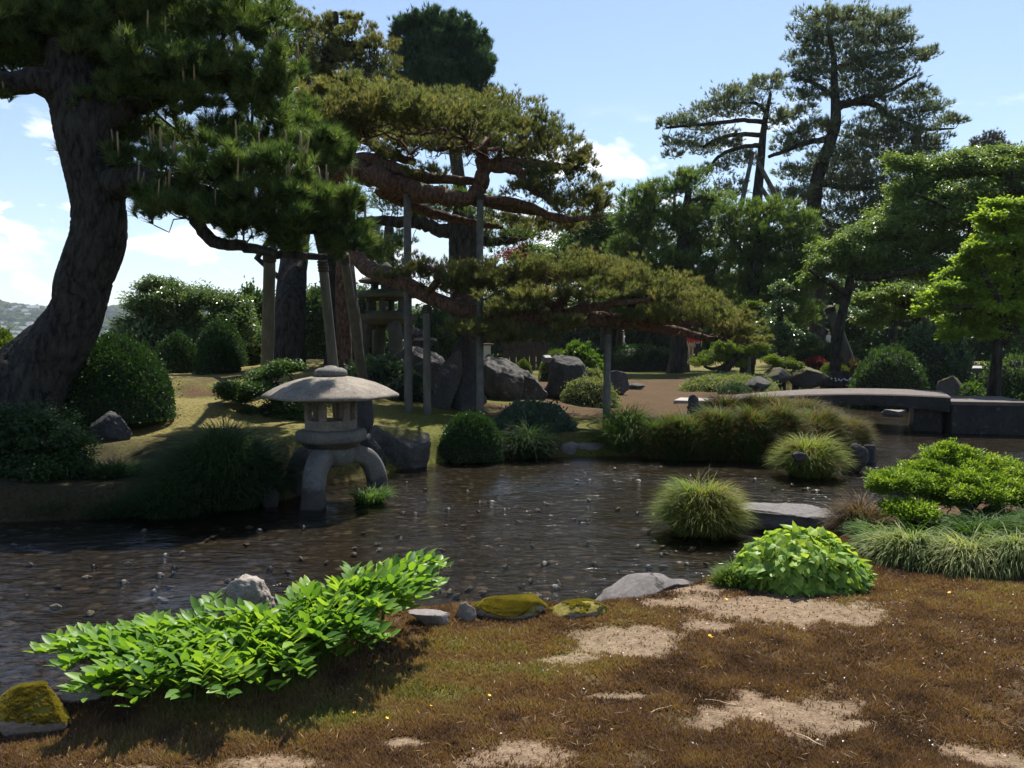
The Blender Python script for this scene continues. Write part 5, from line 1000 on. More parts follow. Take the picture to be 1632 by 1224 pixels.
tree('fir_tree', 'dense blue green fir rounding out behind the spreading red pine', 'fir tree', 38,
    [(742, 600, 0, 12), (742, 400, 0, 11), (725, 240, 0, 10), (706, 150, 0, 9), (700, 90, 0, 6), (690, 24, 0, 2)],
    [[(705, 150, 0, 6), (650, 130, 0, 4)], [(705, 140, 0, 6), (760, 120, 0, 4)], [(702, 90, 0, 5), (740, 70, 0, 3)], [(702, 90, 0, 5), (660, 70, 0, 3)]],
    [(695, 50, 30, 34), (665, 55, 34, 26), (640, 45, 14, 14), (730, 60, 34, 30), (755, 85, 32, 28), (700, 90, 60, 36), (655, 95, 36, 30), (745, 115, 40, 30), (700, 125, 60, 26), (660, 135, 36, 22), (765, 110, 26, 30), (720, 150, 60, 24), (775, 95, 12, 14), (630, 65, 8, 22), (660, 32, 8, 18), (690, 25, 7, 16), (720, 30, 6, 14), (748, 48, 7, 16), (770, 66, 6, 14)],
    sub(S_FAR, leaf=L_FIR, den=1.2, n=14, len=9, lo=.1, hi=.9, lift=1.3, out=.9, pad=False, gap=.30, gs=1.3), 37)
tree('black_pine', 'dark pine with a thick trunk seen under the red pine limbs', 'pine tree', 29,
    [(742, 600, 0, 24), (740, 480, 0, 23), (740, 400, 0, 25), (738, 360, 0, 22), (735, 325, 0, 10)],
    [[(732, 362, 0, 13), (705, 368, 0, 11), (670, 355, 0, 10), (610, 352, 0, 8), (570, 352, 0, 6)], [(742, 380, 0, 10), (790, 385, 0, 7), (840, 378, 0, 5)]],
    [(640, 325, 46, 22), (690, 322, 40, 18), (740, 320, 50, 24), (640, 390, 22, 14, 0, .5), (790, 385, 34, 16), (680, 345, 40, 12), (600, 405, 30, 26), (575, 380, 22, 30), (760, 350, 50, 22), (840, 372, 54, 22), (640, 300, 60, 20)],
    sub(S_FAR, leaf=L_BLACK, den=.6), 41)
tree('narrow_conifer', 'slim dark conifer column far behind the leaning posts', 'conifer', 45, [(619, 560, 0, 10), (619, 450, 0, 10), (620, 370, 0, 8), (620, 362, 0, 6)], [], [(600, 380, 16, 26), (636, 385, 12, 20), (604, 420, 22, 30), (645, 420, 18, 14), (580, 400, 14, 30)], sub(S_FAR, leaf=L_FIR, pad=False), 43)

# pines across the water
tree('green_pine', 'green pine with a straight dark trunk in the middle of the garden', 'pine tree', 36,
    [(1082, 600, 0, 21), (1082, 570, 0, 15), (1081, 540, 0, 13), (1083, 460, 0, 12), (1088, 400, 0, 11), (1092, 350, 0, 8), (1098, 300, 0, 5)],
    [[(1090, 370, 0, 7), (1050, 340, 0, 5), (1010, 330, 0, 3)], [(1094, 330, 0, 6), (1115, 315, 0, 4), (1145, 320, 0, 3)], [(1084, 440, 0, 6), (1040, 420, 0, 4), (1000, 400, 0, 3)], [(1084, 430, 0, 6), (1120, 400, 0, 4), (1150, 390, 0, 3)]],
    [(1100, 285, 36, 16), (1062, 305, 40, 18), (1018, 320, 40, 22), (1130, 320, 36, 20), (1060, 345, 60, 24), (1115, 350, 46, 22), (1010, 355, 40, 24), (1050, 385, 66, 24), (1115, 385, 50, 24), (1000, 395, 36, 22), (1060, 420, 80, 26), (1130, 425, 50, 24), (1010, 435, 46, 24), (1090, 455, 80, 22), (1000, 470, 60, 24), (1130, 470, 50, 20)],
    sub(S_FAR, leaf=L_GPINE, den=.85), 47)
tree('leaning_pine', 'thin crooked pine reaching sideways held by crossed wooden props', 'pine tree', 44,
    [(1196, 590, 0, 8.2), (1200, 450, 0, 8.2), (1206, 330, 0, 8.2), (1213, 250, 0, 6.1), (1218, 200, 0, 4.8), (1228, 150, 0, 2.7)],
    [[(1218, 195, 0, 4.1), (1180, 192, 0, 3.4), (1120, 198, 0, 2.7), (1062, 204, 0, 2.0)], [(1214, 215, 0, 4.1), (1170, 215, 0, 3.4), (1140, 223, 0, 2.7), (1120, 235, 0, 2.0)], [(1212, 232, 0, 4.1), (1180, 235, 0, 3.4), (1145, 250, 0, 2.7), (1125, 280, 0, 2.0)], [(1222, 180, 0, 3.4), (1205, 165, 0, 2.7), (1170, 165, 0, 1.4)]],
    [(1236, 128, 18, 14), (1205, 140, 36, 16), (1165, 152, 40, 16), (1125, 175, 44, 15), (1085, 192, 34, 13), (1060, 198, 14, 9), (1180, 175, 50, 14), (1130, 205, 40, 11), (1085, 228, 40, 12), (1130, 235, 46, 12), (1070, 248, 18, 7), (1160, 225, 30, 12), (1180, 255, 36, 14), (1145, 270, 28, 10), (1240, 190, 18, 22), (1165, 300, 26, 16)],
    sub(S_FAR, gap=.42, len=6), 53)
tree('tall_pine', 'tallest pine with an airy blue green crown and a bent dark trunk', 'pine tree', 48,
    [(1302, 600, 0, 12.5), (1302, 480, 0, 12.0), (1298, 400, 0, 11.4), (1296, 340, 0, 11.4), (1304, 280, 0, 10.3), (1322, 230, 0, 9.3), (1332, 190, 0, 8.2), (1330, 140, 0, 6.0), (1328, 90, 0, 4.3), (1318, 40, 0, 2.2)],
    [[(1330, 175, 0, 6.1), (1370, 158, 0, 4.8), (1410, 148, 0, 3.4), (1460, 120, 0, 2.0)], [(1334, 165, 0, 5.4), (1390, 165, 0, 4.8), (1420, 185, 0, 3.4), (1470, 205, 0, 2.7), (1520, 205, 0, 1.4)], [(1326, 150, 0, 4.8), (1290, 130, 0, 3.4), (1262, 120, 0, 2.0)], [(1320, 220, 0, 5.4), (1280, 230, 0, 4.1), (1225, 250, 0, 2.7)], [(1300, 290, 0, 5.4), (1350, 300, 0, 4.1), (1400, 300, 0, 2.7)], [(1329, 110, 0, 4.1), (1370, 95, 0, 2.7), (1440, 75, 0, 2.0)], [(1298, 340, 0, 5.4), (1330, 360, 0, 4.1), (1380, 350, 0, 2.7)]],
    [(1310, 28, 40, 18), (1350, 26, 40, 16), (1390, 36, 40, 18), (1425, 30, 22, 14), (1290, 55, 36, 16), (1340, 60, 60, 18), (1400, 68, 52, 16), (1440, 60, 30, 12), (1285, 88, 34, 14), (1340, 95, 60, 18), (1400, 100, 60, 16), (1455, 92, 36, 10), (1480, 82, 16, 6), (1350, 125, 70, 18), (1280, 120, 36, 16), (1420, 125, 50, 12), (1380, 150, 60, 14), (1460, 150, 40, 14), (1285, 152, 34, 13), (1275, 180, 36, 13), (1460, 178, 56, 14), (1510, 195, 34, 10), (1410, 190, 40, 14), (1300, 205, 40, 16), (1380, 215, 60, 20), (1440, 220, 56, 20), (1480, 232, 36, 16), (1340, 250, 60, 22), (1270, 215, 30, 12), (1400, 255, 70, 24), (1460, 255, 50, 18), (1260, 235, 30, 12), (1330, 290, 60, 22), (1390, 295, 60, 24), (1270, 275, 40, 16), (1350, 335, 70, 26), (1410, 340, 50, 26), (1260, 310, 40, 18), (1310, 375, 60, 24), (1380, 385, 60, 26), (1440, 310, 40, 20)],
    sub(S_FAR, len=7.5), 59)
tree('green_pine', 'bushy green pine standing in front of the tallest pine trunk', 'pine tree', 34,
    [(1190, 600, 0, 12), (1196, 500, 0, 11), (1206, 420, 0, 10), (1218, 360, 0, 8), (1225, 330, 0, 4)],
    [[(1210, 400, 0, 6), (1240, 385, 0, 5), (1280, 370, 0, 3)], [(1205, 430, 0, 6), (1180, 400, 0, 4), (1165, 370, 0, 3)]],
    [(1180, 338, 40, 18), (1232, 335, 44, 18), (1275, 355, 36, 20), (1170, 370, 34, 20), (1215, 370, 50, 20), (1265, 390, 44, 22), (1180, 405, 40, 24), (1230, 415, 56, 22), (1285, 420, 36, 22), (1190, 445, 46, 22), (1250, 455, 56, 24), (1200, 485, 50, 22), (1265, 495, 50, 24), (1210, 525, 44, 20)],
    sub(S_FAR, leaf=L_GPINE, den=.85), 61)
tree('young_conifer', 'slender dark fir like tree with pointed tip behind the low pine pad', 'conifer', 29,
    [(1246, 596, 0, 6), (1244, 520, 0, 5), (1243, 450, 0, 2)], [], [(1243, 460, 16, 14), (1243, 490, 24, 14), (1236, 520, 30, 14), (1262, 530, 34, 14), (1250, 550, 44, 14), (1285, 545, 26, 12)], sub(S_FAR, kind='leaf', leaf=L_RHODO, n=7, len=5, w=3, spread=4, den=.5), 63)

# broad leaved trees
S_CH = dict(kind='leaf', bark=BARK_F, leaf=L_CHERRY, den=.55, n=9, len=6.0, w=3.0, spread=5.5, out=.5, sag=-.35, flut=.5, gap=.40, gs=1.0, twig=.10, rtip=.5, shell=.6, pad=True, twigdrop=.3)
tree('cherry_tree', 'spreading cherry tree with fresh green leaves behind the bridge', 'cherry tree', 30,
    [(1330, 600, 0, 8.7), (1338, 520, 0, 7.4), (1350, 470, 0, 6.8), (1360, 430, 0, 6.2), (1380, 390, 0, 4.3)],
    [[(1356, 440, 0, 7.4), (1400, 440, -.5, 6.2), (1460, 430, -1, 5.6), (1530, 415, -1.2, 5.0), (1570, 385, -1.2, 3.1)], [(1352, 470, 0, 5.6), (1320, 450, -.5, 4.3), (1290, 430, -.8, 2.5)], [(1540, 410, -1.2, 4.3), (1545, 350, -1, 3.7), (1500, 310, -1, 2.5)], [(1550, 380, -1, 3.7), (1570, 330, -1, 3.1), (1600, 300, -1, 1.9)], [(1380, 390, 0, 5.0), (1420, 370, -.5, 3.7), (1470, 340, -.5, 2.5)], [(1545, 350, -1, 3.1), (1520, 335, -1.4, 2.5), (1460, 310, -1.4, 1.9)]],
    [(1440, 262, 34, 14), (1490, 270, 50, 20), (1550, 268, 60, 22), (1610, 270, 40, 26), (1460, 300, 60, 22), (1530, 305, 70, 24), (1600, 305, 60, 26), (1440, 340, 60, 20), (1500, 345, 70, 24), (1570, 345, 60, 26), (1400, 365, 60, 22), (1450, 380, 70, 24), (1340, 395, 50, 20), (1390, 400, 60, 22), (1500, 390, 60, 24), (1310, 420, 40, 18), (1350, 425, 60, 18), (1560, 390, 50, 26), (1460, 410, 50, 16, 0, .6), (1300, 445, 26, 14), (1440, 425, 60, 20), (1510, 430, 60, 22), (1570, 425, 60, 24), (1390, 430, 50, 18), (1620, 420, 50, 40), (1540, 250, 50, 14), (1610, 248, 50, 18), (1630, 340, 40, 40), (1680, 300, 60, 50), (1690, 380, 50, 50)],
    S_CH, 67)
tree('cherry_tree', 'lower layer of leafy green branches reaching in front of dark trunks', 'broadleaf tree', 33,
    [(1500, 600, 0, 10), (1480, 540, 0, 9), (1450, 490, 0, 8), (1420, 460, 0, 5)], [[(1450, 490, 0, 6), (1420, 478, 0, 5), (1390, 480, 0, 3)], [(1470, 520, 0, 6), (1430, 515, 0, 4), (1395, 512, 0, 3)]],
    [(1440, 465, 60, 10), (1390, 475, 40, 9), (1470, 480, 50, 10), (1420, 500, 40, 10), (1390, 512, 26, 9), (1500, 470, 40, 12), (1520, 455, 40, 12)], S_CH, 71)
tree('maple_tree', 'yellow green maple with a thin forked trunk near the causeway', 'maple tree', 21.5,
    [(1584, 620, 0, 10), (1588, 580, 0, 8), (1592, 545, 0, 7), (1600, 515, 0, 8), (1618, 490, 0, 5)],
    [[(1594, 545, 0, 8), (1620, 520, 0, 7), (1660, 480, 0, 5)], [(1598, 520, 0, 6), (1592, 480, -.3, 5), (1570, 440, -.4, 3)], [(1600, 510, 0, 5), (1560, 492, -.4, 4), (1520, 490, -.6, 2)], [(1610, 500, 0, 5), (1620, 430, -.2, 4), (1610, 380, -.2, 3)]],
    [(1606, 346, 34, 9), (1580, 362, 34, 9), (1630, 370, 40, 11), (1566, 384, 30, 8), (1608, 392, 46, 11), (1545, 412, 28, 8), (1592, 420, 50, 10), (1640, 410, 40, 14), (1538, 434, 32, 8), (1580, 446, 46, 10), (1628, 445, 44, 12), (1520, 456, 32, 7), (1565, 468, 46, 9), (1615, 470, 46, 12), (1496, 486, 26, 6), (1535, 490, 40, 8), (1585, 492, 46, 9), (1514, 512, 24, 6), (1550, 512, 34, 7), (1605, 515, 40, 9), (1502, 536, 16, 5), (1530, 530, 22, 5), (1680, 380, 44, 30), (1690, 440, 44, 30), (1680, 490, 40, 20), (1650, 340, 40, 12), (1590, 328, 26, 8), (1640, 325, 34, 10), (1520, 440, 30, 8), (1488, 470, 22, 6), (1478, 496, 18, 5), (1545, 395, 30, 8), (1575, 345, 26, 8), (1620, 500, 50, 12), (1570, 530, 30, 7)],
    sub(S_CH, leaf=L_MAPLE, len=6.5, w=4.2, n=9, spread=5, cr=.2, den=.7, sag=-.1, shape='rhomb'), 73)
tree('red_maple', 'small red leaved maple glimpsed past the far pine trunk', 'maple tree', 46, [(832, 560, 0, 6), (832, 480, 0, 5), (834, 420, 0, 3)], [], [(820, 402, 26, 9), (850, 398, 24, 9), (835, 412, 30, 9), (868, 404, 16, 7)], sub(S_CH, leaf=L_REDM, len=4, w=2.5), 79)
tree('broadleaf_tree', 'bright green leafy tree between the red pine and the middle pine', 'broadleaf tree', 43, [(965, 590, 0, 9), (965, 480, 0, 8), (962, 400, 0, 5)], [[(965, 440, 0, 5), (930, 400, 0, 3)], [(965, 430, 0, 5), (1000, 380, 0, 3)]], [(950, 352, 40, 20), (990, 370, 36, 24), (915, 385, 40, 24), (955, 390, 50, 26), (900, 415, 36, 20), (1000, 415, 40, 26), (940, 425, 60, 22), (870, 405, 30, 16), (860, 440, 50, 20), (800, 440, 40, 16)], sub(S_CH, leaf=L_FRESH, len=5.5), 83)
tree('dark_cypress', 'distant brownish evergreen top above the cherry tree', 'conifer', 62, [(1577, 600, 0, 9), (1577, 400, 0, 8), (1576, 230, 0, 3)], [], [(1578, 222, 22, 16), (1560, 236, 22, 14), (1595, 238, 20, 16), (1550, 234, 8, 10), (1576, 260, 34, 22)], sub(S_FAR, leaf=leaf_mat('brownish_evergreen', [(0, (.035, .04, .03)), (1, (.085, .08, .06))], .2, .5), len=5, gs=.8), 89)
tree('rhododendron_tree', 'round topped glossy broadleaf tree in front of the far hills', 'broadleaf tree', 24,
    [(305, 600, 0, 9), (300, 560, 0, 8), (292, 520, 0, 6), (285, 480, 0, 3)], [[(298, 540, 0, 5), (330, 510, 0, 4), (350, 490, 0, 2)], [(298, 540, 0, 5), (250, 510, 0, 4), (225, 490, 0, 2)]],
    [(250, 458, 30, 16), (290, 468, 34, 16), (228, 485, 30, 20), (275, 490, 50, 22), (325, 478, 34, 20), (360, 488, 34, 22), (240, 515, 46, 22), (310, 515, 60, 24), (370, 515, 40, 26), (390, 540, 36, 26), (280, 545, 80, 24), (345, 545, 50, 24)], sub(S_CH, leaf=L_RHODO, len=6.5, w=2.8, gap=.38, gs=1.3, out=.7, sag=.1), 97)
dome_shrub('broadleaf_shrub', 'low pale leaved shrub between the pine trunk and the clipped trio', 222, 566, 60, 44, 99, L_RHODO, 22.5, 2600, 8, rough=.25)
tree('shaded_bush', 'big shaded bush on the bank below the black pine trunk', 'bush', 10.9, [(40, 800, 0, 8), (40, 760, 0, 7), (45, 720, 0, 4)], [[(40, 770, 0, 5), (90, 730, 0, 3)], [(40, 770, 0, 5), (0, 730, 0, 3)]],
    [(20, 680, 60, 34), (80, 690, 56, 34), (0, 730, 70, 40), (70, 740, 70, 44), (120, 735, 30, 36), (-70, 700, 70, 60), (30, 780, 90, 40), (110, 785, 50, 32), (-60, 780, 80, 50), (10, 815, 90, 20), (120, 818, 50, 16), (185, 815, 40, 16, 0, .6)], sub(S_CH, leaf=L_BOX, n=12, len=7, w=3, spread=7, gap=.3, gs=2, pad=False, den=.5), 101)
tree('layered_shrub', 'layered evergreen shrub trained over the path beside the lantern roof', 'shrub', 14.6,
    [(455, 690, 0, 9), (452, 660, 0, 8), (446, 632, 0, 7), (440, 610, 0, 4)], [[(448, 640, 0, 6), (420, 628, -.2, 5), (385, 622, -.3, 3)], [(446, 630, 0, 5), (470, 605, .1, 4)], [(450, 660, 0, 5), (425, 655, -.3, 4)]],
    [(452, 588, 34, 11), (420, 600, 34, 11), (398, 618, 44, 12), (380, 632, 28, 10), (440, 622, 40, 12), (420, 655, 34, 14), (462, 640, 34, 20), (470, 668, 34, 20), (500, 640, 26, 20, .4), (360, 625, 16, 7)], sub(S_CH, leaf=L_DARK, n=12, len=5.5, w=3, spread=5, gap=.25, gs=2.2, den=.5, out=.7, sag=.15, twigdrop=.6), 103, per_pad=True)

# azalea trained in clouds on the near bank
tree('azalea', 'cloud pruned azalea with bright green pads on the near bank', 'azalea', 7.7,
    [(1528, 872, 0, 11), (1530, 848, 0, 10), (1540, 820, 0, 8), (1548, 795, 0, 5)],
    [[(1530, 850, 0, 7), (1490, 815, -.1, 6), (1450, 795, -.15, 4), (1420, 782, -.2, 3)], [(1535, 840, 0, 7), (1580, 810, .1, 6), (1620, 790, .1, 4)], [(1540, 820, 0, 6), (1515, 780, .2, 5), (1500, 745, .25, 3)], [(1540, 820, 0, 6), (1575, 780, .2, 5), (1600, 760, .3, 3)], [(1525, 860, 0, 6), (1480, 840, -.3, 5), (1450, 822, -.4, 3)], [(1532, 850, 0, 7), (1610, 830, .2, 5), (1690, 790, .3, 4)]],
    [(1508, 724, 38, 15, .35), (1545, 736, 44, 16, .3), (1590, 750, 46, 19, .3), (1630, 765, 40, 19, .3), (1475, 747, 34, 14, .2), (1520, 758, 48, 18, .1), (1432, 772, 44, 20, -.1), (1400, 775, 22, 15, -.15), (1470, 775, 36, 18, 0), (1550, 782, 48, 22, -.15), (1600, 788, 40, 20, -.05), (1640, 795, 36, 20, 0), (1452, 815, 42, 18, -.35), (1500, 795, 34, 15, 0, .7), (1690, 770, 50, 30, .3), (1700, 810, 50, 27, 0), (1575, 765, 40, 16, .05)],
    dict(kind='leaf', bark=BARK_G, leaf=L_AZALEA, den=1.15, n=9, len=6.2, w=2.5, spread=3.2, out=.6, sag=.45, flut=.6, gap=.22, gs=9, twig=.07, rtip=.55, shell=.45, pad=True, twigdrop=.5, alpha=.4), 107, per_pad=True)
# niwaki on the pale mat
S_NI = dict(kind='leaf', bark=BARK_F, leaf=L_BOXF, den=1.3, n=9, len=3.4, w=1.7, spread=2.4, out=.6, sag=.4, flut=.6, twig=.06, rtip=.5, shell=.4, pad=True, twigdrop=.5)
tree('bonsai_pine', 'bonsai shaped clipped tree with leaning trunk on the pale mat', 'clipped tree', 26, [(1146, 604, 0, 9), (1154, 590, 0, 8), (1168, 574, 0, 7), (1180, 562, 0, 5)], [[(1165, 577, 0, 4), (1140, 588, 0, 3), (1122, 584, 0, 2)], [(1172, 570, 0, 4), (1150, 560, 0, 3)]],
    [(1138, 572, 34, 9), (1118, 578, 18, 7), (1160, 560, 30, 8), (1186, 558, 26, 11), (1150, 551, 20, 5), (1212, 552, 14, 7), (1175, 580, 22, 7)], S_NI, 109, per_pad=True)
slab('prop_post', at(1193, 606, 26), (.12, .12, .75), 0, POST, 'short wooden prop under the bonsai shaped tree', 'support post')
tree('clipped_tree', 'long clipped pad sloping down behind the bonsai shaped tree', 'clipped tree', 27, [(1236, 604, 0, 8), (1236, 590, 0, 7), (1238, 580, 0, 5)], [], [(1228, 574, 20, 7), (1252, 580, 24, 7), (1272, 586, 12, 5)], S_NI, 113, per_pad=True)
tree('clipped_tree', 'small bright clipped pad poking above the low pine branch', 'clipped tree', 27, [(1194, 560, 0, 5), (1194, 520, 0, 4), (1195, 495, 0, 3)], [], [(1196, 488, 22, 7)], S_NI, 117, per_pad=True)
tree('clipped_tree', 'mossy clipped pads over the rocks behind the bridge', 'clipped tree', 27.5, [(1268, 606, 0, 5), (1270, 596, 0, 4), (1275, 590, 0, 3)], [], [(1300, 597, 26, 6), (1270, 594, 20, 6)], S_NI, 121, per_pad=True)

# the wooded edge of the garden: each tree on its own
def backdrop_trees():
    rng = np.random.default_rng(77)
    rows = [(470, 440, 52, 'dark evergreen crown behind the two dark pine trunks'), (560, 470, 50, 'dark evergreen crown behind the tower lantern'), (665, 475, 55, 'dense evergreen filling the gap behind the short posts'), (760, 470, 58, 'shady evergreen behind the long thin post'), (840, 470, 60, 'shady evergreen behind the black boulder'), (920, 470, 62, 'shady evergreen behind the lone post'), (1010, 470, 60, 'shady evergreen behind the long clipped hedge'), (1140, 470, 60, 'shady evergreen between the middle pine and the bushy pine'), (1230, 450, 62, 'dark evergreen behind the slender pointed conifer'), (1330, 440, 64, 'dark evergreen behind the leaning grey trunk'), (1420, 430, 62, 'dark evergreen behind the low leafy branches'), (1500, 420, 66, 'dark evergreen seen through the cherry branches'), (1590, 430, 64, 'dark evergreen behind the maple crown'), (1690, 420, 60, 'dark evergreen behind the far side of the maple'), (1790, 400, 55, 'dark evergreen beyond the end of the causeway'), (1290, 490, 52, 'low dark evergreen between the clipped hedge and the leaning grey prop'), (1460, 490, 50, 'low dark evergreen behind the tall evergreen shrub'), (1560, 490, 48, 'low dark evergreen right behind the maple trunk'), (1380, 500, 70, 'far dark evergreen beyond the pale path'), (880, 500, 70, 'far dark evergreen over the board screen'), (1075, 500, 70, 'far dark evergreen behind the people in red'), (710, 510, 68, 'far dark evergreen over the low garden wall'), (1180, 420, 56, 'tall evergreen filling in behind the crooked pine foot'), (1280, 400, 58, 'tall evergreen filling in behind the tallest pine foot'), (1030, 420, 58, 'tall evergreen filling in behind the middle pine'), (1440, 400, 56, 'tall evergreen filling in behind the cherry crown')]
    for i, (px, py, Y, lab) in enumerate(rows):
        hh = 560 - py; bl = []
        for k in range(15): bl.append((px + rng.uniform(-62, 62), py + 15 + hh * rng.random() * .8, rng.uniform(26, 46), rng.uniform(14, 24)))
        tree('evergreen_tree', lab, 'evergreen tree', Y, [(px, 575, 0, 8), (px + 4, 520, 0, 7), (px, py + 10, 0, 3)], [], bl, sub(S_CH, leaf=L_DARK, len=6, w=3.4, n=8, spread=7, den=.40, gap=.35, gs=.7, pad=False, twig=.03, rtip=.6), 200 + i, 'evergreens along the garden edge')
backdrop_trees()
def dark_trunks():
    mk = [(1420, 560, 40, 8, 440, 'slim dark trunk behind the wide dark shrub'), (1465, 560, 44, 7, 450, 'dark trunk behind the low leafy branches'), (1500, 556, 46, 5, 440, 'thin pale trunk at the wood edge beside the maple'), (985, 575, 44, 6, 470, 'dark trunk standing in the long clipped hedge')]
    for px, py, Y, r, top, lab in mk:
        b = at(px, 580, Y); s = PX(Y); root = empty('bare_tree', b, lab, 'tree trunk'); mb = MB(); P = crom(np.array([at(px, 585, Y), at(px + 3, 520, Y), at(px - 4, top, Y)]), 6); tube(mb, P, np.linspace(r * s, r * s * .6, len(P)), 10, .12, px); mb.build('trunk', BARK_F, root, True)
dark_trunks()
# ------------------------------------------------------------ posts holding the limbs
def posts():
    rows = [((424, 592, 16.6), (430, 400, 15.5), 10, 'thick post leaning beside the dark trunk under the black pine'), ((540, 600, 15.4), (514, 415, 14.6), 8, 'leaning post rising right behind the lantern finial'), ((581, 574, 19.0), (548, 405, 17.0), 7.5, 'leaning post between the dark trunk and the tower lantern'), ((651, 648, 16.6), (649, 300, 20.0), 6.4, 'tall upright post under the thick red pine limb'), ((681, 651, 16.6), (680, 488, 17.6), 6.2, 'short upright post next to the tall one under the low branch'), ((765, 670, 15.6), (765, 312, 19.4), 5.6, 'long thin post carrying the outer red pine limb'), ((966, 694, 15.45), (969, 524, 17.0), 6.2, 'lone post under the low pad at the water edge'), ((1366, 578, 31), (1322, 490, 31), 8, 'leaning smooth grey prop under the cherry tree')]
    for a, b, r, lab in rows:
        p, q = at(*a), at(*b); p[2] = min(p[2], hz(p[0], p[1])) - .15; mid = [p + (q - p) * t for t in np.linspace(0, 1, 9)]; rr = np.linspace(r * PX(a[2]) * 1.05, r * PX(b[2]) * .92, 9); root = empty('support_post', p, lab, 'support post'); mb = MB(); tube(mb, np.array(mid), rr, 14, .05, int(a[0])); mb.build('pole', POST, root, True)
        d = unit(q - p); mb = MB()
        for k in range(4): tube(mb, np.array([q - d * (.04 + .05 * k), q - d * (.01 + .05 * k)]), rr[-1] * 1.18, 14, .04)
        mb.build('straw_rope_wrap', WOOD_D, root, True)
    for (a, b, lab) in [((1176, 352, 43.5), (1200, 242, 43.5), 'shorter crossed prop of the crooked pine'), ((1246, 330, 43.5), (1208, 258, 43.5), 'longer crossed prop of the crooked pine'), ((1236, 335, 43), (1214, 300, 43), 'low prop leaning on the crooked pine trunk')]:
        mb = MB(); P = np.array([at(*a) + (at(*b) - at(*a)) * t for t in np.linspace(0, 1, 6)]); ext = (P[0] - P[-1]) * 1.4; P = np.concatenate([[P[0] + ext], P]); tube(mb, P, np.linspace(.16, .10, 7), 8, .08); o = mb.build('wooden_prop', BARK_G, None, True); tag(own(o), lab, 'support post')
posts()

# ------------------------------------------------------------ small things across the water
def small_things():
    Y = 28.5; root = empty('weir', at(1352, 614, Y), 'little dark timber weir with water spilling over behind the bridge', 'weir'); s = PX(Y)
    for k in range(13):
        mb = MB(); c = at(1308 + k * 7.6, 612, Y); box(mb, (c[0], c[1], c[2] + .18), (7.2 * s, .10, .50 + .02 * math.sin(k * 3)), 0, .01); mb.build('board', WOOD_D, root)
    rng = np.random.default_rng(2); mb = MB(); fo = flat_mat('white_water', (.65, .68, .70), (.8, .82, .84), 9, .3, .002)
    for k in range(26):
        c = at(1318 + rng.random() * 70, 603 + rng.random() * 4, Y - .12); v, t = rock_shape(k, (.03, .02, .025), 2, 0, .4, .1); mb.add(v + c, None, t)
    mb.build('foam', fo, root, True)
    c = ground(1392, 576); slab('garden_path_slab', (c[0], c[1], c[2] + .01), (2.2, 4, .05), .1, flat_mat('pale_path', (.26, .24, .22), (.33, .31, .28), 4, .85, .004), 'pale paved path seen behind the leaning grey prop', 'path')
    root = empty('low_rail_fence', c + np.array([0, -1.5, 0]), 'low dark rail fence along the pale path', 'fence'); b = c + np.array([.6, -1.5, 0])
    for k in range(5):
        mb = MB(); box(mb, (b[0] - 2 + k * 1.1, b[1], b[2] + .28), (.08, .08, .6), 0, .01); mb.build('fence_post', WOOD_D, root)
    for zz in (.3, .52):
        mb = MB(); box(mb, (b[0] + .2, b[1] - .06, b[2] + zz), (4.6, .05, .07), 0, .01); mb.build('rail', WOOD_D, root)
    # low garden wall with tiled top
    Y = 48; c = at(735, 572, Y); root = empty('garden_wall', c, 'low pale garden wall with a reddish tiled top behind the boulders', 'wall'); mb = MB(); box(mb, (c[0], c[1], c[2] + .42), (3.4, .25, .7), 0, .02); mb.build('wall_panel', PLASTER, root); mb = MB(); box(mb, (c[0], c[1], c[2] + .83), (3.7, .5, .12), 0, .03); mb.build('tile_coping', RAIL, root)
    Y = 34; c = at(842, 588, Y); root = empty('board_fence', c, 'dark brown board screen behind the angular grey boulder', 'fence')
    for k in range(7):
        mb = MB(); box(mb, (c[0] - .9 + k * .27, c[1], c[2] + .55), (.25, .05, 1.25), 0, .01); mb.build('board', WOOD_D, root)
    for zz in (.25, 1.0):
        mb = MB(); box(mb, (c[0] - .1, c[1] + .06, c[2] + zz), (1.95, .06, .09), 0, .01); mb.build('rail', WOOD_D, root)
    for (px, py, Y, rz, lab) in ((871, 586, 23, .6, 'small grey floodlight box tilted beside the black boulder'), (1557, 602, 24, -.5, 'small dark spotlight on the ground beside the maple trunk')):
        c = at(px, py, Y); root = empty('garden_spotlight', c, lab, 'lamp'); mb = MB(); bm = bmesh.new(); bmesh.ops.create_cube(bm, size=1); bmesh.ops.bevel(bm, geom=bm.edges[:], offset=.06, segments=2, affect='EDGES')
        for v in bm.verts:
            x, y, z = v.co.x * .24, v.co.y * .12, v.co.z * .18; v.co = (x, y * .8 - z * .6, z * .8 + y * .6 + .24)
        add_bm(mb, bm, tuple(c), rz); mb.build('lamp_housing', METAL, root); mb = MB(); tube(mb, np.array([c + [0, 0, -.05], c + [0, 0, .14]]), .03, 8); mb.build('ground_spike', WOOD_D, root)
small_things()

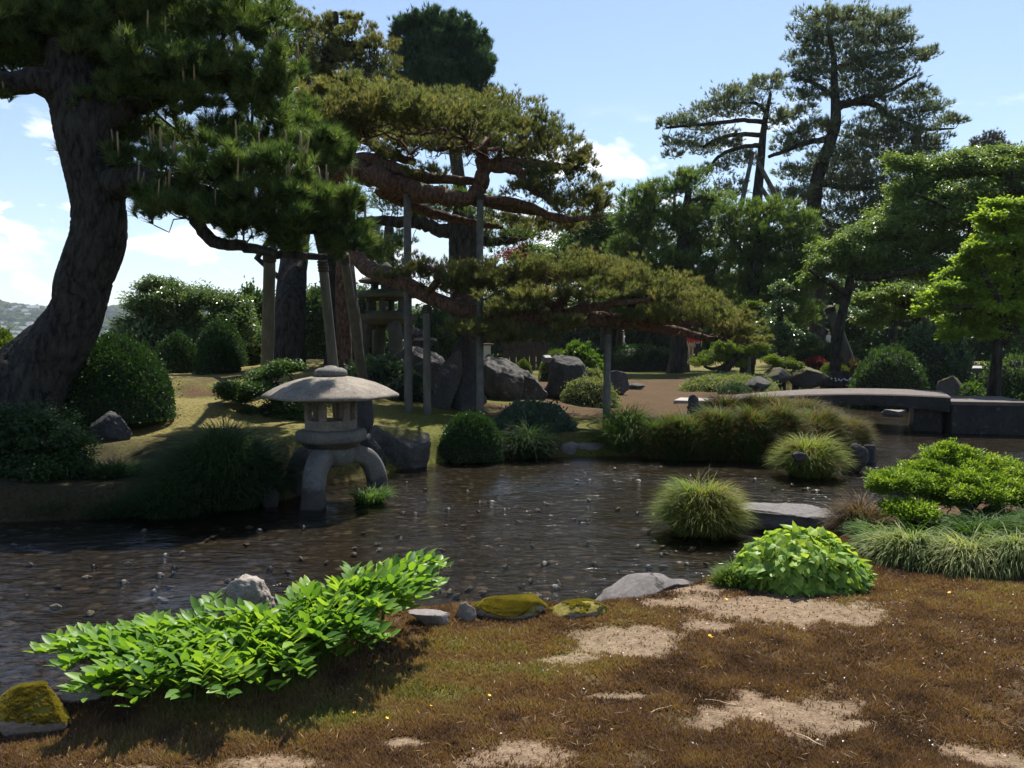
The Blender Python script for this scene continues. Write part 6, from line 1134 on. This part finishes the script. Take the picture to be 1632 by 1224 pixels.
# ------------------------------------------------------------ visitors far across the garden
def person(px, Y, top, rz, shirt, trousers, label, hat=None, zshift=0.0):
    c = at(px, 575, Y); z = hz(c[0], c[1]); root = empty('person', (c[0], c[1], z), label, 'person'); root.rotation_euler.z = rz
    J = {'pelvis': (0, 0, .92, .12, .8), 'waist': (0, 0, 1.08, .12, .75), 'chest': (0, .01, 1.30, .15, .7), 'neck': (0, 0, 1.46, .055), 'jaw': (0, -.02, 1.55, .075), 'head': (0, -.01, 1.63, .092), 'crown': (0, 0, 1.70, .06)}
    Lk = [('pelvis', 'waist'), ('waist', 'chest'), ('chest', 'neck'), ('neck', 'jaw'), ('jaw', 'head'), ('head', 'crown')]
    for s, n in ((-1, 'l'), (1, 'r')):
        J.update({'hip' + n: (s * .10, 0, .88, .088), 'knee' + n: (s * .10, -.03 * s, .48, .058), 'ankle' + n: (s * .10, .03 * s, .09, .04), 'toe' + n: (s * .11, -.14 + .03 * s, .035, .034), 'sh' + n: (s * .19, 0, 1.40, .055), 'el' + n: (s * .24, .03, 1.12, .042), 'wr' + n: (s * .24, -.06, .88, .028), 'palm' + n: (s * .24, -.08, .82, .030)})
        Lk += [('pelvis', 'hip' + n), ('hip' + n, 'knee' + n), ('knee' + n, 'ankle' + n), ('ankle' + n, 'toe' + n), ('chest', 'sh' + n), ('sh' + n, 'el' + n), ('el' + n, 'wr' + n), ('wr' + n, 'palm' + n)]
        for f in range(5):
            J['f%d' % f + n] = (s * (.24 - .03 * (f == 4)), -.115 + .02 * f, .75 + (.004 * (f - 1.5) ** 2 if f < 4 else .045), .009); Lk.append(('palm' + n, 'f%d' % f + n))
    for nm, keys, mat, g in (('body', list(J), SKIN, 0), ('shirt', ['pelvis', 'waist', 'chest', 'shl', 'shr', 'ell', 'elr'], shirt, .016), ('trousers', ['pelvis', 'hipl', 'hipr', 'kneel', 'kneer', 'anklel', 'ankler'], trousers, .018)):
        names = keys; bm = bmesh.new(); lay = bm.verts.layers.skin.verify(); vv = {}
        for k in names:
            v = bm.verts.new(J[k][:3]); r = J[k][3] + g; v[lay].radius = (r, r * (J[k][4] if len(J[k]) > 4 else 1)); v[lay].use_root = k == 'pelvis'; vv[k] = v
        for a, b in Lk:
            if a in vv and b in vv: bm.edges.new((vv[a], vv[b]))
        me = bpy.data.meshes.new(nm); bm.to_mesh(me); bm.free(); me.materials.append(mat); o = bpy.data.objects.new(nm, me); COL.objects.link(o); o.parent = root
        m = o.modifiers.new('skin', 'SKIN'); m.use_smooth_shade = True; m = o.modifiers.new('sub', 'SUBSURF'); m.levels = m.render_levels = 1
    v, t = ico(3); k = (v[:, 2] > -.25) | (v[:, 1] > .2); v2 = v * np.where(k, 1, .8)[:, None] * np.array([.094, .105, .10]) + np.array([0, .012, 1.655]); o = mesh('hair', v2, t, hat or HAIR, None, None, True); o.parent = root
person(1101, 52, 545, .3, CLOTH_R, CLOTH_K, 'person in a red shirt and khaki trousers beside the middle pine trunk')
person(1112, 53, 545, -.6, CLOTH_R, CLOTH_D, 'second person in red half hidden behind the bonsai shaped tree')
person(993, 50, 550, 1.2, CLOTH_W, CLOTH_D, 'person in a pale top standing behind the long clipped hedge')
person(1320, 50, 550, .8, CLOTH_W, CLOTH_D, 'person in a pale top behind the hedge near the leaning grey prop')

# ------------------------------------------------------------ far hills: woods, houses of the valley
def far_woods():
    rng = np.random.default_rng(55); n = 15000; az = np.radians(rng.uniform(-40, -17, n)); r = 420 + 2900 * rng.random(n) ** 1.3; x, y = r * np.sin(az), r * np.cos(az); z = height(x, y); k = (vnoise(P3(x / 120, y / 120), 3) > .22) | (r > 1700); x, y, z, r = x[k], y[k], z[k], r[k]
    v, t = ico(1); n = len(x); sz = rng.uniform(4, 9, n)[:, None, None]; V = v[None] * (1 + .35 * (rng.random((n, len(v), 1)) - .5)) * sz * np.array([1, 1, .9]); V = V + np.stack([x, y, z + sz[:, 0, 0] * .5], 1)[:, None]; T = (t[None] + (np.arange(n) * len(v))[:, None, None]).reshape(-1, 3)
    m = leaf_mat('far_woods_leaves', [(0, (.012, .028, .010)), (.5, (.026, .05, .016)), (1, (.055, .08, .024))], .1, .9, spec=.0); o = mesh('far_woods', V.reshape(-1, 3), T, m, None, np.repeat(rng.random(n), len(v))); tag(o, 'wooded ridge on the far side of the valley', 'woods', None, 'stuff')
far_woods()
def houses():
    rng = np.random.default_rng(66); src = None; wall = flat_mat('house_wall', (.30, .29, .27), (.42, .41, .38), .3, .8, 0); roof = flat_mat('house_roof', (.10, .11, .13), (.2, .2, .22), .3, .6, 0); pts = []
    for _ in range(700):
        px, py = rng.uniform(-20, 66), rng.uniform(521, 549)
        if rng.random() < .25: px, py = rng.uniform(0, 70), rng.uniform(494, 508)
        d = ray(px, py); tt = np.linspace(250, 3600, 1200); P = np.array([0, 0, H]) + tt[:, None] * d; g = height(P[:, 0], P[:, 1]); k = np.nonzero(P[:, 2] <= g)[0]
        if not len(k): continue
        q = P[k[0]]
        if all(np.hypot(*(q - u)[:2]) > 24 for u in pts): pts.append(q)
        if len(pts) >= 34: break
    for q in pts:
        if src is None:
            a, b, h, e = 6.5, 4.5, 5.0, .7; V = [(-a, -b, -3), (a, -b, -3), (a, b, -3), (-a, b, -3), (-a, -b, h), (a, -b, h), (a, b, h), (-a, b, h), (-a, 0, h + 2.6), (a, 0, h + 2.6)]; Q = [[0, 1, 5, 4], [1, 2, 6, 5], [2, 3, 7, 6], [3, 0, 4, 7]]; T = [[4, 8, 7], [5, 6, 9]]
            R = [(-a - e, -b - e, h - .4), (a + e, -b - e, h - .4), (a + e, 0, h + 3), (-a - e, 0, h + 3), (-a - e, b + e, h - .4), (a + e, b + e, h - .4)]; k = len(V); src = mesh('valley_house', np.array(V + R, float), [np.array(Q + [[k, k + 1, k + 2, k + 3], [k + 3, k + 2, k + 5, k + 4]]), np.array(T)], [wall, roof], None, None, False, [0, 0, 0, 0, 1, 1, 0, 0]); o = src
        else: o = src.copy(); COL.objects.link(o)
        o.location = tuple(q + np.array([0, 0, 1.0])); s = rng.uniform(.8, 1.6); o.scale = (s, s, s); o.rotation_euler = (0, 0, rng.uniform(-.5, .5)); tag(o, 'small grey roofed house down in the hazy valley', 'house', 'houses in the valley')
houses()

# ------------------------------------------------------------ haze
def haze():
    m, N, L = nodes('valley_air'); v = N.new('ShaderNodeVolumePrincipled'); v.inputs['Color'].default_value = (.80, .88, 1.0, 1); v.inputs['Density'].default_value = HAZE; v.inputs['Anisotropy'].default_value = .1; o_ = N.new('ShaderNodeOutputMaterial'); L.new(v.outputs[0], o_.inputs['Volume'])
    bm = bmesh.new(); bmesh.ops.create_cube(bm, size=1); me = bpy.data.meshes.new('haze'); bm.to_mesh(me); bm.free(); me.materials.append(m); o = bpy.data.objects.new('haze', me); COL.objects.link(o); o.scale = (9000, 9000, 440); o.location = (0, 0, 110); tag(o, 'thin blue air over the valley', 'haze', None, 'stuff')
HAZE = .00013
haze()
